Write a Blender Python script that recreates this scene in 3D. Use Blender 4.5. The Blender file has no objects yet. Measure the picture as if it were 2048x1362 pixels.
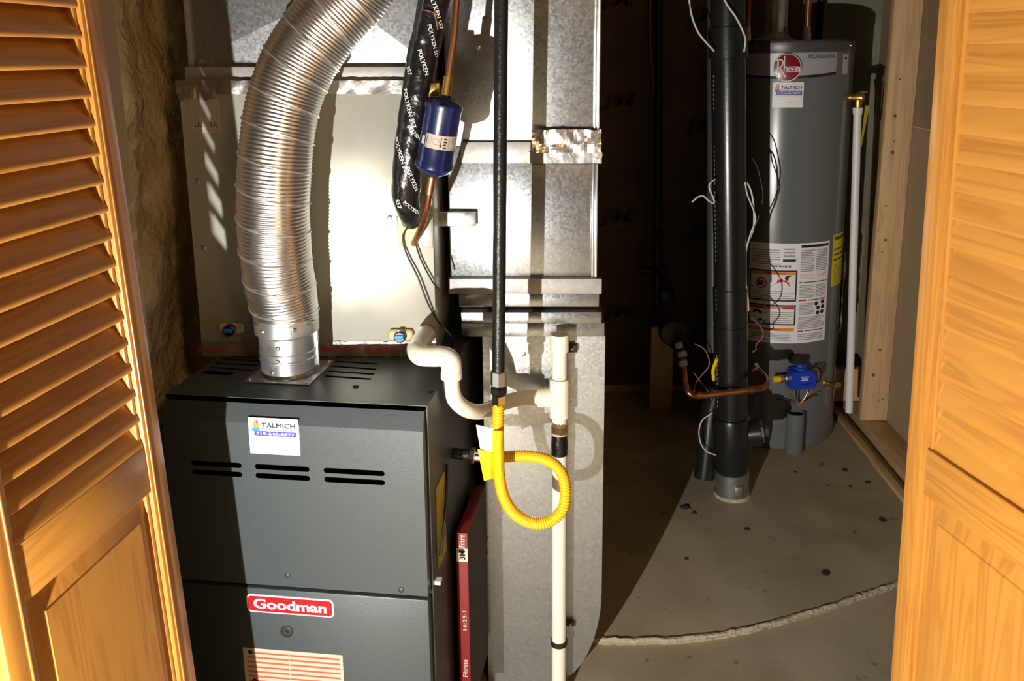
import bpy, bmesh, math, random
from mathutils import Vector, Matrix, noise

random.seed(7)
sc = bpy.context.scene
C = sc.collection
PI = math.pi
R = math.radians

# ------------------------------------------------------------------ camera
CH, PITCH, F, PX, PY = 1.5, R(12.0), 1700.0, 1100.0, 471.0
cam_d = bpy.data.cameras.new('camera')
cam = bpy.data.objects.new('camera', cam_d)
C.objects.link(cam)
cam.location = (0, 0, CH)
cam.rotation_euler = (PI / 2 - PITCH, 0, 0)
cam_d.sensor_width = 36.0
cam_d.lens = F / 2048 * 36
cam_d.shift_x = -(PX - 1024) / 2048
cam_d.shift_y = -(681 - PY) / 2048
cam_d.clip_start = 0.02
sc.camera = cam

# ------------------------------------------------------------------ world, lights, exposure
w = bpy.data.worlds.new('world')
sc.world = w
w.use_nodes = True
w.node_tree.nodes['Background'].inputs[0].default_value = (1.0, 0.66, 0.36, 1)
w.node_tree.nodes['Background'].inputs[1].default_value = 0.035

def lamp(name, kind, loc, power, color, radius):
    d = bpy.data.lights.new(name, kind)
    d.energy = power
    d.color = color
    d.shadow_soft_size = radius
    o = bpy.data.objects.new(name, d)
    C.objects.link(o)
    o.location = loc
    return o
lamp('flash_light', 'POINT', (-0.560, 0.0, 0.70), 205, (1.0, 0.95, 0.87), 0.008)
lamp('room_bulb', 'POINT', (0.70, -0.5, 2.2), 27.0, (1.0, 0.60, 0.27), 0.10)
sc.view_settings.view_transform = 'Standard'
sc.view_settings.look = 'None'
sc.view_settings.gamma = 1.0
sc.view_settings.use_curve_mapping = False
sc.view_settings.exposure = 0.0

# ------------------------------------------------------------------ rays: a photo pixel at a chosen depth in the room
cp, sp = math.cos(PITCH), math.sin(PITCH)
EYE = Vector((0, 0, CH))
def ray(x, y):
    a, b = (x - PX) / F, (y - PY) / F
    return Vector((a, cp - b * sp, -sp - b * cp))
def at(x, y, Y):
    d = ray(x, y)
    return EYE + d * (Y / d.y)
def hit(x, y, p, n):
    d = ray(x, y)
    return EYE + d * ((Vector(p) - EYE).dot(n) / d.dot(n))
def floor_at(x, y, z=0.0):
    return hit(x, y, (0, 0, z), Vector((0, 0, 1)))
def path(*pts):
    return [at(*p) for p in pts]

# ------------------------------------------------------------------ materials
MAT = {}
def pm(name, col, rough=0.5, metal=0.0, var=None, bump=None, coat=0.0, spec=0.5, col2=None, rvar=None):
    """principled material; var=(scale, lo, hi, (sx,sy,sz)) mixes towards col2 by noise; bump=(scale, strength)"""
    m = bpy.data.materials.new(name)
    m.use_nodes = True
    nt = m.node_tree
    b = nt.nodes['Principled BSDF']
    b.inputs['Base Color'].default_value = (*col, 1)
    b.inputs['Roughness'].default_value = rough
    b.inputs['Metallic'].default_value = metal
    b.inputs['Coat Weight'].default_value = coat
    b.inputs['Coat Roughness'].default_value = 0.15
    b.inputs['Specular IOR Level'].default_value = spec
    tc = nt.nodes.new('ShaderNodeTexCoord')
    def nz(scale, stretch=(1, 1, 1), detail=4):
        mp = nt.nodes.new('ShaderNodeMapping')
        mp.inputs['Scale'].default_value = stretch
        nt.links.new(tc.outputs['Object'], mp.inputs[0])
        n = nt.nodes.new('ShaderNodeTexNoise')
        n.inputs['Scale'].default_value = scale
        n.inputs['Detail'].default_value = detail
        nt.links.new(mp.outputs[0], n.inputs[0])
        return n
    if var:
        n = nz(var[0], var[3] if len(var) > 3 else (1, 1, 1))
        cr = nt.nodes.new('ShaderNodeValToRGB')
        cr.color_ramp.elements[0].position = var[1]
        cr.color_ramp.elements[1].position = var[2]
        cr.color_ramp.elements[0].color = (*col, 1)
        cr.color_ramp.elements[1].color = (*(col2 or col), 1)
        nt.links.new(n.outputs[0], cr.inputs[0])
        nt.links.new(cr.outputs[0], b.inputs['Base Color'])
    if rvar:
        n = nz(rvar[0])
        mr = nt.nodes.new('ShaderNodeMapRange')
        mr.inputs[1].default_value = 0.3; mr.inputs[2].default_value = 0.7
        mr.inputs[3].default_value = rvar[1]; mr.inputs[4].default_value = rvar[2]
        nt.links.new(n.outputs[0], mr.inputs[0])
        nt.links.new(mr.outputs[0], b.inputs['Roughness'])
    if bump:
        n = nz(bump[0], bump[2] if len(bump) > 2 else (1, 1, 1))
        bp = nt.nodes.new('ShaderNodeBump')
        bp.inputs['Strength'].default_value = bump[1]
        bp.inputs['Distance'].default_value = 0.01
        nt.links.new(n.outputs[0], bp.inputs['Height'])
        nt.links.new(bp.outputs[0], b.inputs['Normal'])
    MAT[name] = m
    return m

def wood(name, axis, c1, c2, c3):
    m = bpy.data.materials.new(name)
    m.use_nodes = True
    nt = m.node_tree
    b = nt.nodes['Principled BSDF']
    tc = nt.nodes.new('ShaderNodeTexCoord')
    oi = nt.nodes.new('ShaderNodeObjectInfo')
    mp = nt.nodes.new('ShaderNodeMapping')
    s = [26, 26, 26]
    s[axis] = 1.6
    mp.inputs['Scale'].default_value = s
    nt.links.new(tc.outputs['Object'], mp.inputs[0])
    ad = nt.nodes.new('ShaderNodeVectorMath')
    sc_ = nt.nodes.new('ShaderNodeVectorMath'); sc_.operation = 'SCALE'
    cb = nt.nodes.new('ShaderNodeCombineXYZ')
    for i in range(3): nt.links.new(oi.outputs['Random'], cb.inputs[i])
    nt.links.new(cb.outputs[0], sc_.inputs[0]); sc_.inputs['Scale'].default_value = 37.0
    nt.links.new(mp.outputs[0], ad.inputs[0]); nt.links.new(sc_.outputs[0], ad.inputs[1])
    n = nt.nodes.new('ShaderNodeTexNoise')
    n.inputs['Scale'].default_value = 1.0; n.inputs['Detail'].default_value = 3; n.inputs['Distortion'].default_value = 0.6
    nt.links.new(ad.outputs[0], n.inputs[0])
    wv = nt.nodes.new('ShaderNodeMath'); wv.operation = 'MULTIPLY'; wv.inputs[1].default_value = 34.0
    nt.links.new(n.outputs[0], wv.inputs[0])
    sn = nt.nodes.new('ShaderNodeMath'); sn.operation = 'SINE'
    nt.links.new(wv.outputs[0], sn.inputs[0])
    mr = nt.nodes.new('ShaderNodeMapRange')
    mr.inputs[1].default_value = -1; mr.inputs[2].default_value = 1
    nt.links.new(sn.outputs[0], mr.inputs[0])
    mx = nt.nodes.new('ShaderNodeMix'); mx.data_type = 'FLOAT'
    mx.inputs[0].default_value = 0.45
    nt.links.new(mr.outputs[0], mx.inputs[2]); nt.links.new(n.outputs[0], mx.inputs[3])
    cr = nt.nodes.new('ShaderNodeValToRGB')
    e = cr.color_ramp.elements
    e[0].position = 0.15; e[0].color = (*c1, 1)
    e[1].position = 0.85; e[1].color = (*c3, 1)
    k = e.new(0.5); k.color = (*c2, 1)
    nt.links.new(mx.outputs[0], cr.inputs[0])
    nt.links.new(cr.outputs[0], b.inputs['Base Color'])
    b.inputs['Roughness'].default_value = 0.42
    b.inputs['Coat Weight'].default_value = 0.35
    b.inputs['Coat Roughness'].default_value = 0.22
    MAT[name] = m
PINE = ((0.49, 0.220, 0.036), (0.46, 0.200, 0.032), (0.39, 0.158, 0.023))
wood('pine_upright', 2, *PINE)
wood('pine_across', 0, *PINE)
wood('stud_lumber', 2, (0.66, 0.43, 0.23), (0.62, 0.40, 0.21), (0.52, 0.32, 0.16))
wood('plate_lumber', 1, (0.60, 0.40, 0.21), (0.55, 0.36, 0.18), (0.45, 0.27, 0.13))
MAT['stud_lumber'].node_tree.nodes['Principled BSDF'].inputs['Coat Weight'].default_value = 0
MAT['plate_lumber'].node_tree.nodes['Principled BSDF'].inputs['Coat Weight'].default_value = 0

def galvanised(name, base, rough, metal, scale=70):
    m = bpy.data.materials.new(name)
    m.use_nodes = True
    nt = m.node_tree
    b = nt.nodes['Principled BSDF']
    tc = nt.nodes.new('ShaderNodeTexCoord')
    v = nt.nodes.new('ShaderNodeTexVoronoi'); v.inputs['Scale'].default_value = scale
    nt.links.new(tc.outputs['Object'], v.inputs['Vector'])
    n = nt.nodes.new('ShaderNodeTexNoise'); n.inputs['Scale'].default_value = 7; n.inputs['Detail'].default_value = 6
    nt.links.new(tc.outputs['Object'], n.inputs['Vector'])
    sep = nt.nodes.new('ShaderNodeSeparateColor')
    nt.links.new(v.outputs['Color'], sep.inputs[0])
    mx = nt.nodes.new('ShaderNodeMix'); mx.data_type = 'FLOAT'; mx.inputs[0].default_value = 0.55
    nt.links.new(sep.outputs[0], mx.inputs[2]); nt.links.new(n.outputs[0], mx.inputs[3])
    cr = nt.nodes.new('ShaderNodeValToRGB')
    cr.color_ramp.elements[0].position = 0.2; cr.color_ramp.elements[1].position = 0.8
    cr.color_ramp.elements[0].color = (*[c * 0.90 for c in base], 1)
    cr.color_ramp.elements[1].color = (*[min(1, c * 1.08) for c in base], 1)
    nt.links.new(mx.outputs[0], cr.inputs[0]); nt.links.new(cr.outputs[0], b.inputs['Base Color'])
    mr = nt.nodes.new('ShaderNodeMapRange')
    mr.inputs[3].default_value = rough - 0.03; mr.inputs[4].default_value = rough + 0.05
    nt.links.new(sep.outputs[1], mr.inputs[0]); nt.links.new(mr.outputs[0], b.inputs['Roughness'])
    b.inputs['Metallic'].default_value = metal
    MAT[name] = m
galvanised('galvanised', (0.45, 0.47, 0.49), 0.30, 0.90, 190)
galvanised('galvanised_smooth', (0.62, 0.64, 0.66), 0.30, 0.9, 40)
galvanised('galvanised_dull', (0.42, 0.41, 0.40), 0.55, 0.55, 90)
pm('aluminium_flex', (0.84, 0.84, 0.84), 0.30, 1.0, bump=(30, 0.10))
pm('aluminium_seam', (0.92, 0.92, 0.92), 0.3, 0.9)
pm('foil_tape', (0.78, 0.76, 0.73), 0.27, 1.0, bump=(22, 0.25))
pm('foil_tape_dull', (0.45, 0.36, 0.30), 0.38, 0.7, bump=(26, 0.7))
pm('coil_paint', (0.46, 0.46, 0.40), 0.32, 0.35, rvar=(5, 0.26, 0.40))
pm('furnace_paint', (0.056, 0.069, 0.074), 0.42, 0.25, bump=(420, 0.06))
pm('furnace_dark', (0.028, 0.030, 0.031), 0.5, 0.1)
pm('shade_black', (0.004, 0.004, 0.004), 0.9)  # near-black colour standing in for shade inside slots, gap and well
pm('iron_black', (0.012, 0.012, 0.012), 0.36, 0.3, bump=(120, 0.15))
pm('abs_black', (0.012, 0.0125, 0.013), 0.28, 0.0, coat=0.2, bump=(60, 0.03))
pm('abs_grey', (0.05, 0.05, 0.05), 0.4)
pm('rubber_black', (0.01, 0.01, 0.01), 0.5)
pm('tape_black', (0.007, 0.007, 0.008), 0.26, 0.0, bump=(45, 0.35), coat=0.1)
pm('print_white', (0.75, 0.75, 0.75), 0.5)
pm('print_black', (0.012, 0.012, 0.014), 0.6)
pm('print_grey', (0.33, 0.33, 0.35), 0.6)
pm('print_red', (0.62, 0.02, 0.025), 0.5)
pm('print_pink', (0.75, 0.38, 0.42), 0.6)
pm('print_orange', (0.85, 0.27, 0.03), 0.5)
pm('print_rust', (0.50, 0.085, 0.035), 0.6)
pm('print_blue', (0.05, 0.06, 0.36), 0.5)
pm('print_sky', (0.03, 0.25, 0.72), 0.5)
pm('label_white', (0.84, 0.84, 0.86), 0.45)
pm('label_cream', (0.46, 0.38, 0.30), 0.55)
pm('label_silver', (0.55, 0.55, 0.56), 0.4, 0.2)
pm('label_yellow', (0.72, 0.62, 0.02), 0.45)
pm('badge_red', (0.36, 0.008, 0.013), 0.35, coat=0.3)
pm('badge_maroon', (0.22, 0.006, 0.018), 0.25, coat=0.5)
pm('chrome', (0.72, 0.71, 0.69), 0.16, 1.0)
pm('zinc', (0.6, 0.6, 0.6), 0.35, 1.0)
pm('drier_blue', (0.004, 0.010, 0.062), 0.30, coat=0.4)
pm('valve_blue', (0.01, 0.045, 0.42), 0.4)
pm('copper', (0.62, 0.25, 0.12), 0.32, 1.0, var=(14, 0.35, 0.7), col2=(0.34, 0.12, 0.06))
pm('copper_dull', (0.40, 0.18, 0.09), 0.45, 1.0)
pm('brass', (0.55, 0.38, 0.10), 0.34, 1.0)
pm('pvc_white', (0.80, 0.75, 0.63), 0.32)
pm('pvc_tan', (0.55, 0.40, 0.24), 0.45)
pm('cpvc_white', (0.74, 0.74, 0.74), 0.38)
pm('gas_yellow', (0.90, 0.50, 0.012), 0.38, coat=0.15)
pm('tag_yellow', (0.85, 0.62, 0.01), 0.45)
pm('tank_grey', (0.135, 0.142, 0.146), 0.25, 0.0, coat=0.15)
pm('tank_lid', (0.06, 0.062, 0.064), 0.35)
pm('band_silver', (0.42, 0.42, 0.46), 0.4, 0.3)
pm('wire_white', (0.62, 0.60, 0.55), 0.5)
pm('wire_black', (0.012, 0.012, 0.012), 0.5)
pm('wire_brown', (0.30, 0.13, 0.06), 0.5)
pm('steel_band', (0.42, 0.42, 0.40), 0.38, 0.9)
pm('clay_base', (0.50, 0.46, 0.30), 0.8, var=(30, 0.4, 0.6), col2=(0.36, 0.33, 0.2), bump=(60, 0.6))
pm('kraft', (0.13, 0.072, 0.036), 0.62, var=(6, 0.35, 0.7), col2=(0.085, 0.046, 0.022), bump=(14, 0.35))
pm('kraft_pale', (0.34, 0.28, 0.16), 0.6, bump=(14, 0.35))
pm('kraft_ink', (0.012, 0.010, 0.008), 0.6)
pm('fibreglass', (0.93, 0.76, 0.48), 0.95, var=(9, 0.3, 0.68), col2=(0.72, 0.52, 0.29), bump=(55, 0.9), spec=0.1)
pm('drywall_brown', (0.30, 0.22, 0.13), 0.8, var=(3, 0.3, 0.7), col2=(0.26, 0.19, 0.11))
pm('drywall_grey', (0.36, 0.27, 0.16), 0.8)
pm('drywall_white', (0.5, 0.45, 0.38), 0.8)
pm('joint_white', (0.5, 0.5, 0.46), 0.8)
pm('wall_concrete', (0.25, 0.245, 0.18), 0.85, var=(5, 0.35, 0.7), col2=(0.16, 0.155, 0.11), bump=(25, 0.4))
pm('plastic_film', (0.5, 0.5, 0.48), 0.12, bump=(30, 0.9))
pm('filter_red', (0.17, 0.004, 0.005), 0.6)
pm('filter_media', (0.05, 0.04, 0.026), 0.9, bump=(60, .5))
pm('filter_pale', (0.50, 0.44, 0.34), 0.6)
pm('yellow_board', (0.34, 0.27, 0.012), 0.7, bump=(40, 0.3))
pm('port_cream', (0.60, 0.50, 0.28), 0.5)

def concrete():
    m = bpy.data.materials.new('floor_concrete')
    m.use_nodes = True
    nt = m.node_tree
    b = nt.nodes['Principled BSDF']
    tc = nt.nodes.new('ShaderNodeTexCoord')
    def nz(s, d, dist=0.0):
        n = nt.nodes.new('ShaderNodeTexNoise')
        n.inputs['Scale'].default_value = s; n.inputs['Detail'].default_value = d; n.inputs['Distortion'].default_value = dist
        nt.links.new(tc.outputs['Object'], n.inputs['Vector'])
        return n
    def ramp(n, p0, p1, c0, c1):
        cr = nt.nodes.new('ShaderNodeValToRGB')
        cr.color_ramp.elements[0].position = p0; cr.color_ramp.elements[1].position = p1
        cr.color_ramp.elements[0].color = c0; cr.color_ramp.elements[1].color = c1
        nt.links.new(n.outputs[0], cr.inputs[0])
        return cr
    def mix(f, a, bb):
        mx = nt.nodes.new('ShaderNodeMix'); mx.data_type = 'RGBA'
        nt.links.new(f.outputs[0], mx.inputs[0]); nt.links.new(a, mx.inputs[6]); nt.links.new(bb, mx.inputs[7])
        return mx.outputs[2]
    base = ramp(nz(3.0, 8, 0.4), 0.3, 0.7, (0.30, 0.245, 0.160, 1), (0.45, 0.375, 0.255, 1))
    W, K = (1, 1, 1, 1), (0, 0, 0, 1)
    rust = nt.nodes.new('ShaderNodeRGB'); rust.outputs[0].default_value = (0.20, 0.115, 0.05, 1)
    f1 = ramp(nz(1.7, 3), 0.52, 0.72, K, (0.6, 0.6, 0.6, 1))
    c1 = mix(f1, base.outputs[0], rust.outputs[0])
    dark = nt.nodes.new('ShaderNodeRGB'); dark.outputs[0].default_value = (0.07, 0.058, 0.042, 1)
    f2 = ramp(nz(16, 2), 0.70, 0.76, K, (0.75, 0.75, 0.75, 1))
    c2 = mix(f2, c1, dark.outputs[0])
    nt.links.new(c2, b.inputs['Base Color'])
    b.inputs['Roughness'].default_value = 0.75
    bp = nt.nodes.new('ShaderNodeBump'); bp.inputs['Strength'].default_value = 0.12; bp.inputs['Distance'].default_value = 0.004
    nt.links.new(nz(60, 8).outputs[0], bp.inputs['Height']); nt.links.new(bp.outputs[0], b.inputs['Normal'])
    MAT['floor_concrete'] = m
concrete()

# ------------------------------------------------------------------ geometry helpers
def NB(): return bmesh.new()
def box(bm, x0, x1, y0, y1, z0, z1, bevel=0.0, seg=2):
    vs = [bm.verts.new(v) for v in ((x0, y0, z0), (x1, y0, z0), (x1, y1, z0), (x0, y1, z0), (x0, y0, z1), (x1, y0, z1), (x1, y1, z1), (x0, y1, z1))]
    fs = [bm.faces.new([vs[i] for i in f]) for f in ((3, 2, 1, 0), (4, 5, 6, 7), (0, 1, 5, 4), (1, 2, 6, 5), (2, 3, 7, 6), (3, 0, 4, 7))]
    if bevel:
        es = set(e for f in fs for e in f.edges)
        bmesh.ops.bevel(bm, geom=list(es), offset=bevel, segments=seg, affect='EDGES', profile=0.5)
    return bm
def frame_of(d):
    d = d.normalized()
    a = Vector((0, 0, 1)) if abs(d.z) < 0.9 else Vector((1, 0, 0))
    u = d.cross(a).normalized()
    return u, d.cross(u).normalized()
def lathe(bm, o, d, prof, seg=32, caps=True):
    """prof: list of (radius, height along d)"""
    o = Vector(o); d = Vector(d).normalized()
    u, v = frame_of(d)
    rings = []
    for r, h in prof:
        rings.append([bm.verts.new(o + d * h + u * (r * math.cos(2 * PI * k / seg)) + v * (r * math.sin(2 * PI * k / seg))) for k in range(seg)])
    for a, b in zip(rings, rings[1:]):
        for k in range(seg):
            bm.faces.new((a[k], a[(k + 1) % seg], b[(k + 1) % seg], b[k]))
    if caps:
        if prof[0][0] > 1e-5: bm.faces.new(rings[0][::-1])
        if prof[-1][0] > 1e-5: bm.faces.new(rings[-1])
    return bm
def cyl(bm, a, b, r, r2=None, seg=24, bev=0.0):
    a, b = Vector(a), Vector(b)
    L = (b - a).length
    r2 = r if r2 is None else r2
    if bev:
        lathe(bm, a, b - a, [(r - bev, 0), (r, bev), (r2, L - bev), (r2 - bev, L)], seg)
    else:
        lathe(bm, a, b - a, [(r, 0), (r2, L)], seg)
    return bm
def resample(pts, step):
    pts = [Vector(p) for p in pts]
    P = [pts[0] * 2 - pts[1]] + pts + [pts[-1] * 2 - pts[-2]]
    out = []
    for i in range(1, len(P) - 2):
        p0, p1, p2, p3 = P[i - 1:i + 3]
        n = max(2, int((p2 - p1).length / step))
        for k in range(n):
            t = k / n
            out.append(0.5 * (2 * p1 + (p2 - p0) * t + (2 * p0 - 5 * p1 + 4 * p2 - p3) * t * t + (3 * p1 - p0 - 3 * p2 + p3) * t ** 3))
    out.append(pts[-1])
    return out
def tube(bm, pts, r, seg=16, step=0.012, smooth=True, caps=True, keep=None):
    P = resample(pts, step) if smooth else [Vector(p) for p in pts]
    n = len(P)
    T = [(P[min(i + 1, n - 1)] - P[max(i - 1, 0)]).normalized() for i in range(n)]
    u, v = frame_of(T[0])
    rings = []
    s = 0.0
    for i in range(n):
        if i:
            s += (P[i] - P[i - 1]).length
            u = (u - T[i] * u.dot(T[i])).normalized()
            v = T[i].cross(u)
        ring = []
        for k in range(seg):
            a = 2 * PI * k / seg
            rr = r(s, a, i) if callable(r) else r
            ring.append(bm.verts.new(P[i] + u * (rr * math.cos(a)) + v * (rr * math.sin(a))))
        rings.append(ring)
        if keep is not None: keep.append((P[i], T[i], u.copy(), v.copy(), s))
    for a, b in zip(rings, rings[1:]):
        for k in range(seg):
            bm.faces.new((a[k], a[(k + 1) % seg], b[(k + 1) % seg], b[k]))
    if caps:
        bm.faces.new(rings[0][::-1]); bm.faces.new(rings[-1])
    return bm
def prism(bm, poly, y0, y1):
    """poly in (x,z), extruded along y"""
    a = [bm.verts.new((x, y0, z)) for x, z in poly]
    b = [bm.verts.new((x, y1, z)) for x, z in poly]
    bm.faces.new(a); bm.faces.new(b[::-1])
    n = len(poly)
    for i in range(n):
        bm.faces.new((a[i], b[i], b[(i + 1) % n], a[(i + 1) % n]))
    bmesh.ops.recalc_face_normals(bm, faces=bm.faces[:])
    return bm
def curve_mesh(cu):
    o = bpy.data.objects.new('tmp', cu)
    C.objects.link(o)
    bpy.context.view_layer.update()
    me = o.evaluated_get(bpy.context.evaluated_depsgraph_get()).to_mesh()
    vs = [v.co.copy() for v in me.vertices]
    fs = [tuple(p.vertices) for p in me.polygons]
    o.evaluated_get(bpy.context.evaluated_depsgraph_get()).to_mesh_clear()
    bpy.data.objects.remove(o)
    bpy.data.curves.remove(cu)
    return vs, fs
def plate(bm, loops, t, f):
    """flat plate with holes: loops[0] outline, the rest holes; f(x, y, h) maps to space, h in -t..0"""
    cu = bpy.data.curves.new('tmp', 'CURVE')
    cu.dimensions = '2D'; cu.fill_mode = 'BOTH'; cu.extrude = t / 2
    for lp in loops:
        s = cu.splines.new('POLY')
        s.points.add(len(lp) - 1)
        for p, q in zip(s.points, lp): p.co = (q[0], q[1], 0, 1)
        s.use_cyclic_u = True
    vs, fs = curve_mesh(cu)
    V = [bm.verts.new(f(v.x, v.y, v.z - t / 2)) for v in vs]
    for q in fs:
        try: bm.faces.new([V[i] for i in q])
        except ValueError: pass
    bmesh.ops.remove_doubles(bm, verts=bm.verts[:], dist=1e-5)
    bmesh.ops.recalc_face_normals(bm, faces=bm.faces[:])
    return bm
def capsule(a, b, r, n=6):
    a, b = Vector(a), Vector(b)
    d = (b - a).normalized(); p = Vector((-d.y, d.x))
    out = []
    for k in range(n + 1):
        t = -PI / 2 + PI * k / n
        out.append(b + d * (r * math.cos(t)) + p * (r * math.sin(t)))
    for k in range(n + 1):
        t = PI / 2 + PI * k / n
        out.append(a + d * (r * math.cos(t)) + p * (r * math.sin(t)))
    return [(q.x, q.y) for q in out]
def rrect(x0, y0, x1, y1, r, n=5):
    out = []
    for cx, cy, a0 in ((x1 - r, y1 - r, 0), (x0 + r, y1 - r, 90), (x0 + r, y0 + r, 180), (x1 - r, y0 + r, 270)):
        for k in range(n + 1):
            a = R(a0 + 90 * k / n)
            out.append((cx + r * math.cos(a), cy + r * math.sin(a)))
    return out
_tc = {}
def text_geo(s, bold=0.0):
    key = (s, bold)
    if key not in _tc:
        cu = bpy.data.curves.new('tmp', 'FONT')
        cu.body = s; cu.size = 1.0; cu.align_x = 'CENTER'; cu.resolution_u = 3; cu.offset = bold
        vs, fs = curve_mesh(cu)
        xs = [v.x for v in vs]; ys = [v.y for v in vs]
        cx = (max(xs) + min(xs)) / 2
        _tc[key] = ([(v.x - cx, v.y - min(ys)) for v in vs], fs, max(xs) - min(xs), max(ys) - min(ys))
    return _tc[key]

ROOTINV = {}
def finish(bm, name, mat, smooth=38):
    me = bpy.data.meshes.new(name)
    bm.normal_update()
    bm.to_mesh(me); bm.free()
    if mat: me.materials.append(MAT[mat])
    if smooth:
        for p in me.polygons: p.use_smooth = True
        me.set_sharp_from_angle(angle=R(smooth))
    return me
def tag(o, label=None, cat=None, group=None, kind=None):
    if label: o['label'] = label
    if cat: o['category'] = cat
    if group: o['group'] = group
    if kind: o['kind'] = kind
    return o
def part(name, bm, mat, parent, smooth=38, label=None, kind=None):
    o = bpy.data.objects.new(name, finish(bm, name, mat, smooth))
    C.objects.link(o)
    o.parent = parent
    if parent.name in ROOTINV: o.matrix_parent_inverse = ROOTINV[parent.name]
    if label: o['label'] = label
    if kind: o['kind'] = kind
    return o
def solo(name, bm, mat, label, cat, group=None, kind=None, smooth=38):
    """a top-level thing that is one mesh; its origin goes to its base"""
    xs = [v.co.x for v in bm.verts]; ys = [v.co.y for v in bm.verts]; zs = [v.co.z for v in bm.verts]
    c = Vector(((min(xs) + max(xs)) / 2, (min(ys) + max(ys)) / 2, min(zs)))
    bmesh.ops.translate(bm, verts=bm.verts[:], vec=-c)
    o = bpy.data.objects.new(name, finish(bm, name, mat, smooth))
    C.objects.link(o)
    o.location = c
    ROOTINV[o.name] = Matrix.Translation(-c)
    return tag(o, label, cat, group, kind)
def thing(name, label, cat, loc, group=None, M=None, kind=None):
    """Empty at the thing's base; with M its parts are built in its own local axes"""
    o = bpy.data.objects.new(name, None)
    o.empty_display_size = 0.05
    C.objects.link(o)
    if M is not None: o.matrix_world = M
    else:
        o.location = loc
        ROOTINV[o.name] = Matrix.Translation(-Vector(loc))
    return tag(o, label, cat, group, kind)

class Sheet:
    """a printed label: base sheet (part) with printed matter (sub-parts); S(u, v, o) maps label metres to space"""
    def __init__(self, parent, S, u0, v0, u1, v1, mat, name='label', label=None, outline=None, nu=1):
        self.S = S; self.P = {}; self.nu = nu
        bm = NB()
        if outline is None: self._grid(bm, u0, v0, u1, v1, 0.0004)
        else: self._poly(bm, outline, 0.0004)
        self.base = part(name, bm, mat, parent, smooth=0, label=label)
        self.n = 0
    def _grid(self, bm, u0, v0, u1, v1, o):
        n = self.nu if self.nu == 1 else max(1, int(abs(u1 - u0) / 0.008))
        row = [(bm.verts.new(self.S(u0 + (u1 - u0) * k / n, v0, o)), bm.verts.new(self.S(u0 + (u1 - u0) * k / n, v1, o))) for k in range(n + 1)]
        for a, b in zip(row, row[1:]): bm.faces.new((a[0], b[0], b[1], a[1]))
    def _poly(self, bm, pts, o):
        bm.faces.new([bm.verts.new(self.S(u, v, o)) for u, v in pts])
    def _bm(self, mat, name):
        k = (mat, name)
        if k not in self.P: self.P[k] = NB()
        return self.P[k]
    def rect(self, u0, v0, u1, v1, mat, name='printed_block', o=0.0008):
        self._grid(self._bm(mat, name), u0, v0, u1, v1, o)
    def poly(self, pts, mat, name='printed_block', o=0.0008):
        self._poly(self._bm(mat, name), pts, o)
    def frame(self, u0, v0, u1, v1, t, mat, name='printed_border', o=0.0008):
        for a in ((u0, v0, u1, v0 + t), (u0, v1 - t, u1, v1), (u0, v0 + t, u0 + t, v1 - t), (u1 - t, v0 + t, u1, v1 - t)):
            self.rect(*a, mat, name, o)
    def lines(self, u0, v0, u1, v1, n, mat='print_grey', fill=0.5, ragged=0.3, name='printed_text'):
        h = (v1 - v0) / n
        for k in range(n):
            e = u1 - (u1 - u0) * ragged * random.random() * (random.random() < 0.5)
            self.rect(u0, v0 + h * k, e, v0 + h * (k + fill), mat, name)
    def text(self, s, uc, v, h, mat, width=None, name='printed_text', o=0.0012, bold=0.0, rot=0.0):
        vs, fs, W, H = text_geo(s, bold)
        ky = h / H
        kx = width / W if width else ky
        bm = self._bm(mat, name)
        c, s_ = math.cos(rot), math.sin(rot)
        V = [bm.verts.new(self.S(uc + x * kx * c - y * ky * s_, v + x * kx * s_ + y * ky * c, o)) for x, y in vs]
        for q in fs:
            try: bm.faces.new([V[i] for i in q])
            except ValueError: pass
    def ring(self, uc, vc, r, t, mat, name='printed_block', o=0.0009, n=20):
        bm = self._bm(mat, name)
        a = [bm.verts.new(self.S(uc + r * math.cos(2 * PI * k / n), vc + r * math.sin(2 * PI * k / n), o)) for k in range(n)]
        b = [bm.verts.new(self.S(uc + (r - t) * math.cos(2 * PI * k / n), vc + (r - t) * math.sin(2 * PI * k / n), o)) for k in range(n)]
        for k in range(n): bm.faces.new((a[k], a[(k + 1) % n], b[(k + 1) % n], b[k]))
    def disc(self, uc, vc, r, mat, name='printed_block', o=0.0009, n=16):
        self._poly(self._bm(mat, name), [(uc + r * math.cos(2 * PI * k / n), vc + r * math.sin(2 * PI * k / n)) for k in range(n)], o)
    def done(self):
        for (mat, name), bm in self.P.items():
            part(name, bm, mat, self.base, smooth=0, kind='stuff' if name in ('printed_text', 'printed_line', 'printed_block', 'printed_barcode', 'printed_figure', 'printed_flame') else None)
        return self.base

# ================================================================== the setting
LWX, RWX, BWY, FWY, TOP = -0.86, 1.36, 3.62, 1.24, 2.40
bm = NB(); box(bm, -2.2, 2.6, -1.8, 4.0, -0.10, 0.0)
solo('floor', bm, 'floor_concrete', 'bare stained concrete floor of the utility closet', 'floor', kind='structure')
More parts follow.
